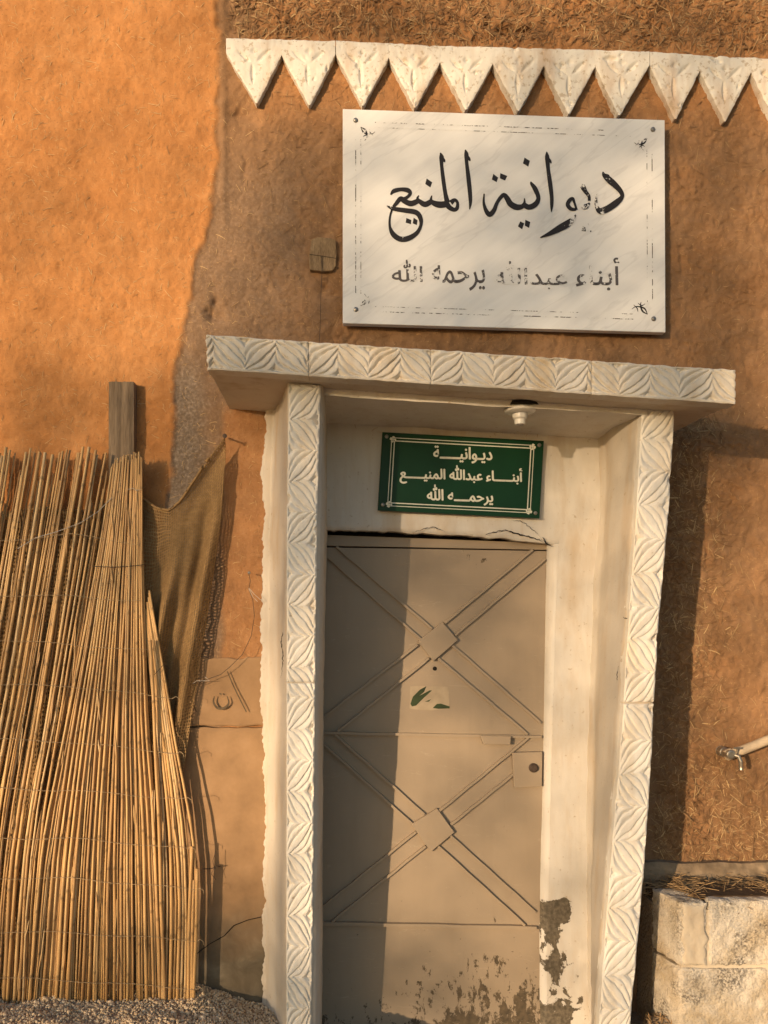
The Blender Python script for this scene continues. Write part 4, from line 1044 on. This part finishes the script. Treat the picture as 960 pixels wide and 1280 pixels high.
# ------------------------------------------------------------------ pipe and tap
pipe = thing('water_pipe', 'beige plastic water pipe slanting along the brown wall to a tap', 'pipe', P(930, 938, 3.0))
b = MB(); b.tube([P(x, y, 3.02) for x, y in ((910, 944), (930, 937), (960, 925), (1060, 886), (1500, 712))], .0180, 14); b.build('pipe_run', PVC, pipe, smooth=True)
b = MB(); b.lathe(P(909, 944, 3.02), (1, 0, .42), [(-.006, .021), (.02, .022), (.022, .020)], 14); b.build('pipe_socket', PVC, pipe)
tap = thing('water_tap', 'small metal garden tap at the end of the beige pipe', 'tap', P(914, 943, 3.0))
tx, ty, tz = P(913, 943, 3.0)
b = MB(); b.lathe((tx, ty + .075, tz), (0, -1, 0), [(0, .020), (.03, .020), (.034, .016), (.07, .0145), (.073, .018), (.083, .018), (.085, .012)], 16); b.build('tap_body', BRASS, tap, bevel=.001)
b = MB(); b.tube([(tx + .008, ty + .005, tz + .0), (tx + .026, ty - .012, tz - .006), (tx + .032, ty - .016, tz - .026), (tx + .033, ty - .016, tz - .050)], [.0085, .0085, .008, .0072], 12); b.lathe((tx + .033, ty - .016, tz - .044), (0, 0, -1), [(0, .0095), (.005, .0095), (.006, .007), (.012, .008), (.014, .008)], 12); b.build('spout', BRASS, tap)
b = MB(); b.tube([(tx + .02, ty - .008, tz + .004), (tx + .022, ty - .012, tz + .026)], .004, 8); b.box(tx + .006, tx + .036, ty - .016, ty - .009, tz + .023, tz + .030); b.build('handle', BRASS, tap, bevel=.001)

# ------------------------------------------------------------------ planter of concrete blocks
planter = thing('block_planter', 'rough concrete block planter filled with straw right of the porch', 'planter', (1.6, -.25, 0))
def rough_block(c, name='concrete_block', mat=None, seed=0, amp=.0042, step=.009):
    """c: 8 corners (front bottom-left, bottom-right, top-right, top-left, then back); faces are roughened grids"""
    c = [np.array(q, float) for q in c]; ctr = sum(c) / 8; b = MB()
    for fi in ((0, 1, 2, 3), (5, 4, 7, 6), (4, 0, 3, 7), (1, 5, 6, 2), (3, 2, 6, 7), (4, 5, 1, 0)):
        q0, q1, q2, q3 = [c[i] for i in fi]
        nu = max(2, int(np.linalg.norm(q1 - q0) / step)); nv = max(2, int(np.linalg.norm(q3 - q0) / step))
        uu_, vv_ = np.meshgrid(np.linspace(0, 1, nu), np.linspace(0, 1, nv))
        Pq = (q0 * ((1 - uu_) * (1 - vv_))[..., None] + q1 * (uu_ * (1 - vv_))[..., None] + q2 * (uu_ * vv_)[..., None] + q3 * ((1 - uu_) * vv_)[..., None])
        nrm = np.cross(q1 - q0, q3 - q0); nrm /= np.linalg.norm(nrm)
        if nrm @ ((q0 + q2) / 2 - ctr) < 0: nrm = -nrm
        ee = np.minimum(np.minimum(uu_, 1 - uu_) * np.linalg.norm(q1 - q0), np.minimum(vv_, 1 - vv_) * np.linalg.norm(q3 - q0))
        s1 = Pq[..., 0] + Pq[..., 1] * .7; s2 = Pq[..., 2] + Pq[..., 1] * .6
        dn = amp * fbm(s1 * 26, s2 * 26, 3, seed) * np.clip(ee / .012, 0, 1)
        tow = ctr - Pq; tow /= np.linalg.norm(tow, axis=-1)[..., None]
        Pq = Pq + nrm * dn[..., None] + tow * (.0055 * np.exp(-ee / .005) * (1 + 1.3 * fbm(s1 * 40, s2 * 40, 2, seed + 2)))[..., None]
        idx = lambda i, j: i * nu + j
        b.add(Pq.reshape(-1, 3), [(idx(i, j), idx(i, j + 1), idx(i + 1, j + 1), idx(i + 1, j)) for i in range(nv - 1) for j in range(nu - 1)])
    return b.build(name, mat or BLOCK, planter, smooth=False)
def blk(x0, x1, z0, z1, seed, mat=None, yf=-.30, yb=-.15, skl=0.0, name='concrete_block', df=0.0):
    return rough_block([(x0, yf - df, z0), (x1, yf - df, z0), (x1, yf - df, z1), (x0, yf - df, z1), (x0 - skl, yb, z0), (x1, yb, z0), (x1, yb, z1), (x0 - skl, yb, z1)], name, mat, seed)
xL = WX(851, 2.80)
zt = WZ(1128, 2.80); zj = WZ(1209, 2.80)
blk(xL, xL + .095, zj + .004, zt, 1, None, skl=.046, df=.002)
blk(xL + .103, xL + .50, zj + .004, zt + .006, 2, None)
blk(xL + .508, xL + .90, zj + .004, zt + .004, 3, None)
blk(xL - .001, xL + .45, zj - .236, zj - .004, 4, None, skl=.046)
blk(xL + .458, xL + .71, zj - .236, zj - .004, 5, None)
blk(xL + .718, xL + .90, zj - .236, zj - .004, 6, None)
blk(xL, xL + .20, zj - .47, zj - .244, 7, None, skl=.046); blk(xL + .208, xL + .90, zj - .47, zj - .244, 8, None)
b = MB(); b.box(xL + .004, xL + .895, -.292, -.158, zj - .46, zt - .03); b.build('mortar', MORTAR, planter)
def smear(u, v):
    Xs_ = xL + .006 + .082 * u; Zs_ = zj + .012 + (zt - zj - .02) * v
    Xs_ = Xs_ + .010 * (2 * np.abs(u - .5)) ** 2 * fbm(Zs_ * 22, u * 2, 3, 201) ; Zs_ = Zs_ + .008 * np.abs(2 * v - 1) ** 3 * fbm(Xs_ * 30, v * 2, 3, 203)
    ee = np.minimum(np.minimum(u, 1 - u), np.minimum(v, 1 - v) * 2)
    return np.stack([Xs_, -.3055 + .004 * np.exp(-ee / .05) - .0022 * fbm(Xs_ * 24, Zs_ * 24, 3, 205), Zs_], -1)
patch('mortar_smear', 60, 26, smear, MORTAR, planter, (0, .008, 0))
b = MB(); b.box(xL - .043, xL + .9, -.149, .0, -.1, .45); b.build('soil_fill', GROUND, planter)
# straw bedding in the planter
N = 2400
pp = np.stack([rng.uniform(xL - .03, xL + .85, N), rng.uniform(-.265, -.03, N), rng.uniform(.47, .515, N)], 1)
pp[:, 0] = np.where((pp[:, 1] < -.14), np.maximum(pp[:, 0], xL + .075), pp[:, 0])
pp[:, 2] += .02 * perlin(pp[:, 0] * 7, pp[:, 1] * 7, 181) + .12 * np.clip(pp[:, 1] + .10, 0, 1)
th = rng.uniform(0, np.pi, N); A = np.stack([np.cos(th), np.sin(th) * .7, rng.normal(0, .22, N)], 1); A /= np.linalg.norm(A, axis=1)[:, None]
Nn = np.stack([rng.normal(0, .3, N), rng.normal(-.4, .3, N), np.ones(N)], 1); Nn -= A * (Nn * A).sum(1)[:, None]; Nn /= np.linalg.norm(Nn, axis=1)[:, None]
o = straw_mesh(pp, (A, Nn), rng.uniform(.04, .13, N), rng.uniform(.001, .0022, N), rng.normal(0, .02, N), rng.uniform(0, 1, N), 'straw_bedding', STRAWBED, planter)
b = MB(); b.box(xL + .07, xL + .88, -.262, -.152, .40, zt + .010); b.box(xL - .03, xL + .88, -.151, -.02, .38, .49); b.build('bedding_core', plain('packed_straw', (.09, .055, .028), .95, .4, 30, .6), planter)
# dry clump in the gap between porch and planter
cx_, cy_, cz_ = P(832, 1268, 2.88)
clump = thing('dry_clump', 'clump of dry straw and debris in the gap between porch and planter', 'debris', (cx_, cy_, cz_ - .06))
N = 380
dv = rng.normal(0, 1, (N, 3)); dv /= np.linalg.norm(dv, axis=1)[:, None]
pp = np.array([cx_, cy_, cz_ - .055]) + dv * np.array([.085, .07, .06]) * rng.uniform(.5, 1, N)[:, None]
A = rng.normal(0, 1, (N, 3)); A /= np.linalg.norm(A, axis=1)[:, None]
Nn = dv - A * (dv * A).sum(1)[:, None]; Nn /= np.linalg.norm(Nn, axis=1)[:, None]
straw_mesh(pp, (A, Nn), rng.uniform(.015, .05, N), rng.uniform(.0012, .003, N), rng.normal(0, .01, N), rng.uniform(0, 1, N), 'dry_straw', STRAWBED, clump)
b = MB(); b.lathe((cx_, cy_, cz_ - .12), (0, 0, 1), [(0, .09), (.05, .085), (.09, .06), (.11, .02)], 12); b.build('soil_lump', GROUND, clump)

# ------------------------------------------------------------------ ground and gravel
def ground_z(Xg, Yg):
    z = .012 * fbm(Xg * 1.5, Yg * 1.5, 3, 191)
    mound = sstep(-.85, -.2, Yg) * sstep(-.12, -.55, Xg) * sstep(-2.4, -1.6, Xg)
    z = z + mound * (.055 + .018 * fbm(Xg * 5, Yg * 5, 3, 193))
    z = z - .03 * np.exp(-((Xg + .32) / .12) ** 2) * sstep(-.6, -.1, Yg)
    pit = sstep(-.16, -.05, Xg) * sstep(1.13, 1.02, Xg) * sstep(-2.4, -1.7, Yg)
    return z - .20 * pit - .05 * sstep(.9, 1.2, Xg) * sstep(-.6, -.3, Yg)
gx = axis(-300, -2.2, 2.4, 300, .022); gy = np.concatenate([-1.6 - (300 - 1.6) * (np.linspace(1, 0, 26)[:-1] ** 3), np.arange(-1.6, .3, .022)])
GX, GY = np.meshgrid(gx, gy)
g = grid_obj('ground', np.stack([GX, GY, ground_z(GX, GY)], -1), GROUND, None); tag(g, kind='structure')
N = 17000
gxs = rng.uniform(-1.55, -.08, N); gys = rng.uniform(-.62, -.01, N)
zz = ground_z(gxs, gys); rs = rng.gamma(4, .0007, N) + .0014
ico = np.array([(0, 0, 1), (.89, 0, .45), (.28, .85, .45), (-.72, .53, .45), (-.72, -.53, .45), (.28, -.85, .45), (.72, .53, -.45), (-.28, .85, -.45), (-.89, 0, -.45), (-.28, -.85, -.45), (.72, -.53, -.45), (0, 0, -1)])
icf = np.array([(0, 1, 2), (0, 2, 3), (0, 3, 4), (0, 4, 5), (0, 5, 1), (1, 6, 2), (2, 7, 3), (3, 8, 4), (4, 9, 5), (5, 10, 1), (6, 7, 2), (7, 8, 3), (8, 9, 4), (9, 10, 5), (10, 6, 1), (11, 7, 6), (11, 8, 7), (11, 9, 8), (11, 10, 9), (11, 6, 10)])
V = ico[None] * rng.uniform(.6, 1.3, (N, 12, 1)) * (rs[:, None, None] * rng.uniform(.7, 1.3, (N, 1, 3))) + np.stack([gxs, gys, zz + rs * .35], 1)[:, None]
V = V.reshape(-1, 3); T = (icf[None] + (np.arange(N) * 12)[:, None, None]).reshape(-1, 3)
me = bpy.data.meshes.new('gravel'); me.vertices.add(len(V)); me.vertices.foreach_set('co', V.astype(np.float32).ravel())
me.loops.add(len(T) * 3); me.loops.foreach_set('vertex_index', T.astype(np.int32).ravel()); me.polygons.add(len(T)); me.polygons.foreach_set('loop_start', (np.arange(len(T)) * 3).astype(np.int32)); me.update(calc_edges=True)
at = me.attributes.new('tone', 'FLOAT', 'POINT'); at.data.foreach_set('value', np.repeat(rng.uniform(0, 1, N), 12).astype(np.float32))
k = NT('gravel_stone'); gm = k.done(k.ramp(k.math('ADD', k.math('MULTIPLY', k.attr('tone'), .75), k.math('MULTIPLY', k.noise(60, 3), .25)), [(.1, (.52, .37, .215)), (.5, (.64, .48, .295)), (.9, (.72, .57, .38))]), .9, None, .2)
tag(link('gravel', me, gm), 'pale loose gravel heaped along the foot of the reed screen', 'gravel', kind='stuff')

# ------------------------------------------------------------------ unseen tree: its leaves are placed to break the low sun into chosen patches
ROWS = np.array([  # wanted share of sun over the wall; sets how densely leaves are placed
 [.75, .80, .80, .35, .30, .25, .25, .25, .25],
 [.80, .90, .92, .90, .85, .60, .45, .32, .30],
 [.75, .90, .90, .55, .75, .35, .22, .25, .32],
 [.50, .90, .92, .30, .50, .20, .15, .25, .35],
 [.42, .94, .95, .22, .35, .15, .12, .25, .36],
 [.58, .82, .90, .18, .20, .12, .12, .18, .25],
 [.30, .36, .38, .25, .15, .15, .22, .10, .08],
 [.22, .25, .26, .28, .12, .22, .35, .18, .07],
 [.22, .25, .26, .34, .15, .22, .42, .40, .32],
 [.26, .28, .32, .38, .24, .24, .40, .50, .60],
 [.36, .40, .56, .64, .65, .26, .38, .50, .68],
 [.45, .62, .80, .82, .97, .34, .38, .50, .70],
 [.74, .90, .90, .86, .98, .38, .38, .50, .66],
 [.86, .97, .94, .80, .97, .44, .40, .52, .55],
 [.58, .74, .68, .42, .80, .66, .48, .58, .60],
 [.26, .30, .26, .24, .32, .48, .52, .58, .70],
 [.20, .26, .20, .20, .25, .42, .50, .58, .66]])
TAU = -np.log(ROWS)
LA = .0040; DT_ = 25.0
area = (120 * CAM_D / F) * (80 * CAM_D / F)
lv = []
for i in range(16):
    for j in range(8):
        for _ in range(int(max(TAU[i:i + 2, j:j + 2].max(), .01) * area / LA + 1)):
            fu, fv = rng.uniform(), rng.uniform()
            t = (TAU[i, j] * (1 - fu) + TAU[i, j + 1] * fu) * (1 - fv) + (TAU[i + 1, j] * (1 - fu) + TAU[i + 1, j + 1] * fu) * fv
            if rng.uniform() < t / max(TAU[i:i + 2, j:j + 2].max(), .01): lv.append((WX(120 * (j + fu)), WZ(80 * (i + fv))))
lv = np.array(lv); N = len(lv)
Dd = DT_ + rng.normal(0, 1.0, N).clip(-2, 2)
ctrs = np.stack([lv[:, 0], 0 * lv[:, 0], lv[:, 1]], 1) + np.array(SUN)[None] * Dd[:, None]
TC = Vector((WX(480), 0, 2.2)) + SUN * DT_
tree = thing('shade_tree', 'unseen leafy tree behind the viewer, its crown shaped to cast sun patches on the wall', 'tree', (TC.x, TC.y, 0))
n1v = rng.normal(0, 1, (N, 3)) + np.array(SUN) * 1.2; n1v /= np.linalg.norm(n1v, axis=1)[:, None]
t1 = np.cross(n1v, rng.normal(0, 1, (N, 3))); t1 /= np.linalg.norm(t1, axis=1)[:, None]; t2 = np.cross(n1v, t1)
sl, sw_ = .052, .036
V = np.stack([ctrs - t1 * sl, ctrs - t2 * sw_, ctrs + t1 * sl, ctrs + t2 * sw_], 1).reshape(-1, 3) - np.array(tree.location)
Q = np.arange(N * 4).reshape(-1, 4)
me = bpy.data.meshes.new('crown'); me.from_pydata(V.tolist(), [], Q.tolist()); link('crown', me, LEAF, tree, 'stuff')
b = MB(); g0 = Vector((TC.x, TC.y + .2, -.1))
b.tube([g0, g0 + Vector((.05, 0, 1.5)), g0 + Vector((-.03, .05, 3.0)), g0 + Vector((.05, 0, 4.6)), g0 + Vector((0, 0, 6.4))], [.16, .12, .10, .05, .015], 9); b.build('trunk', BARK, tree)
print('leaves', N)
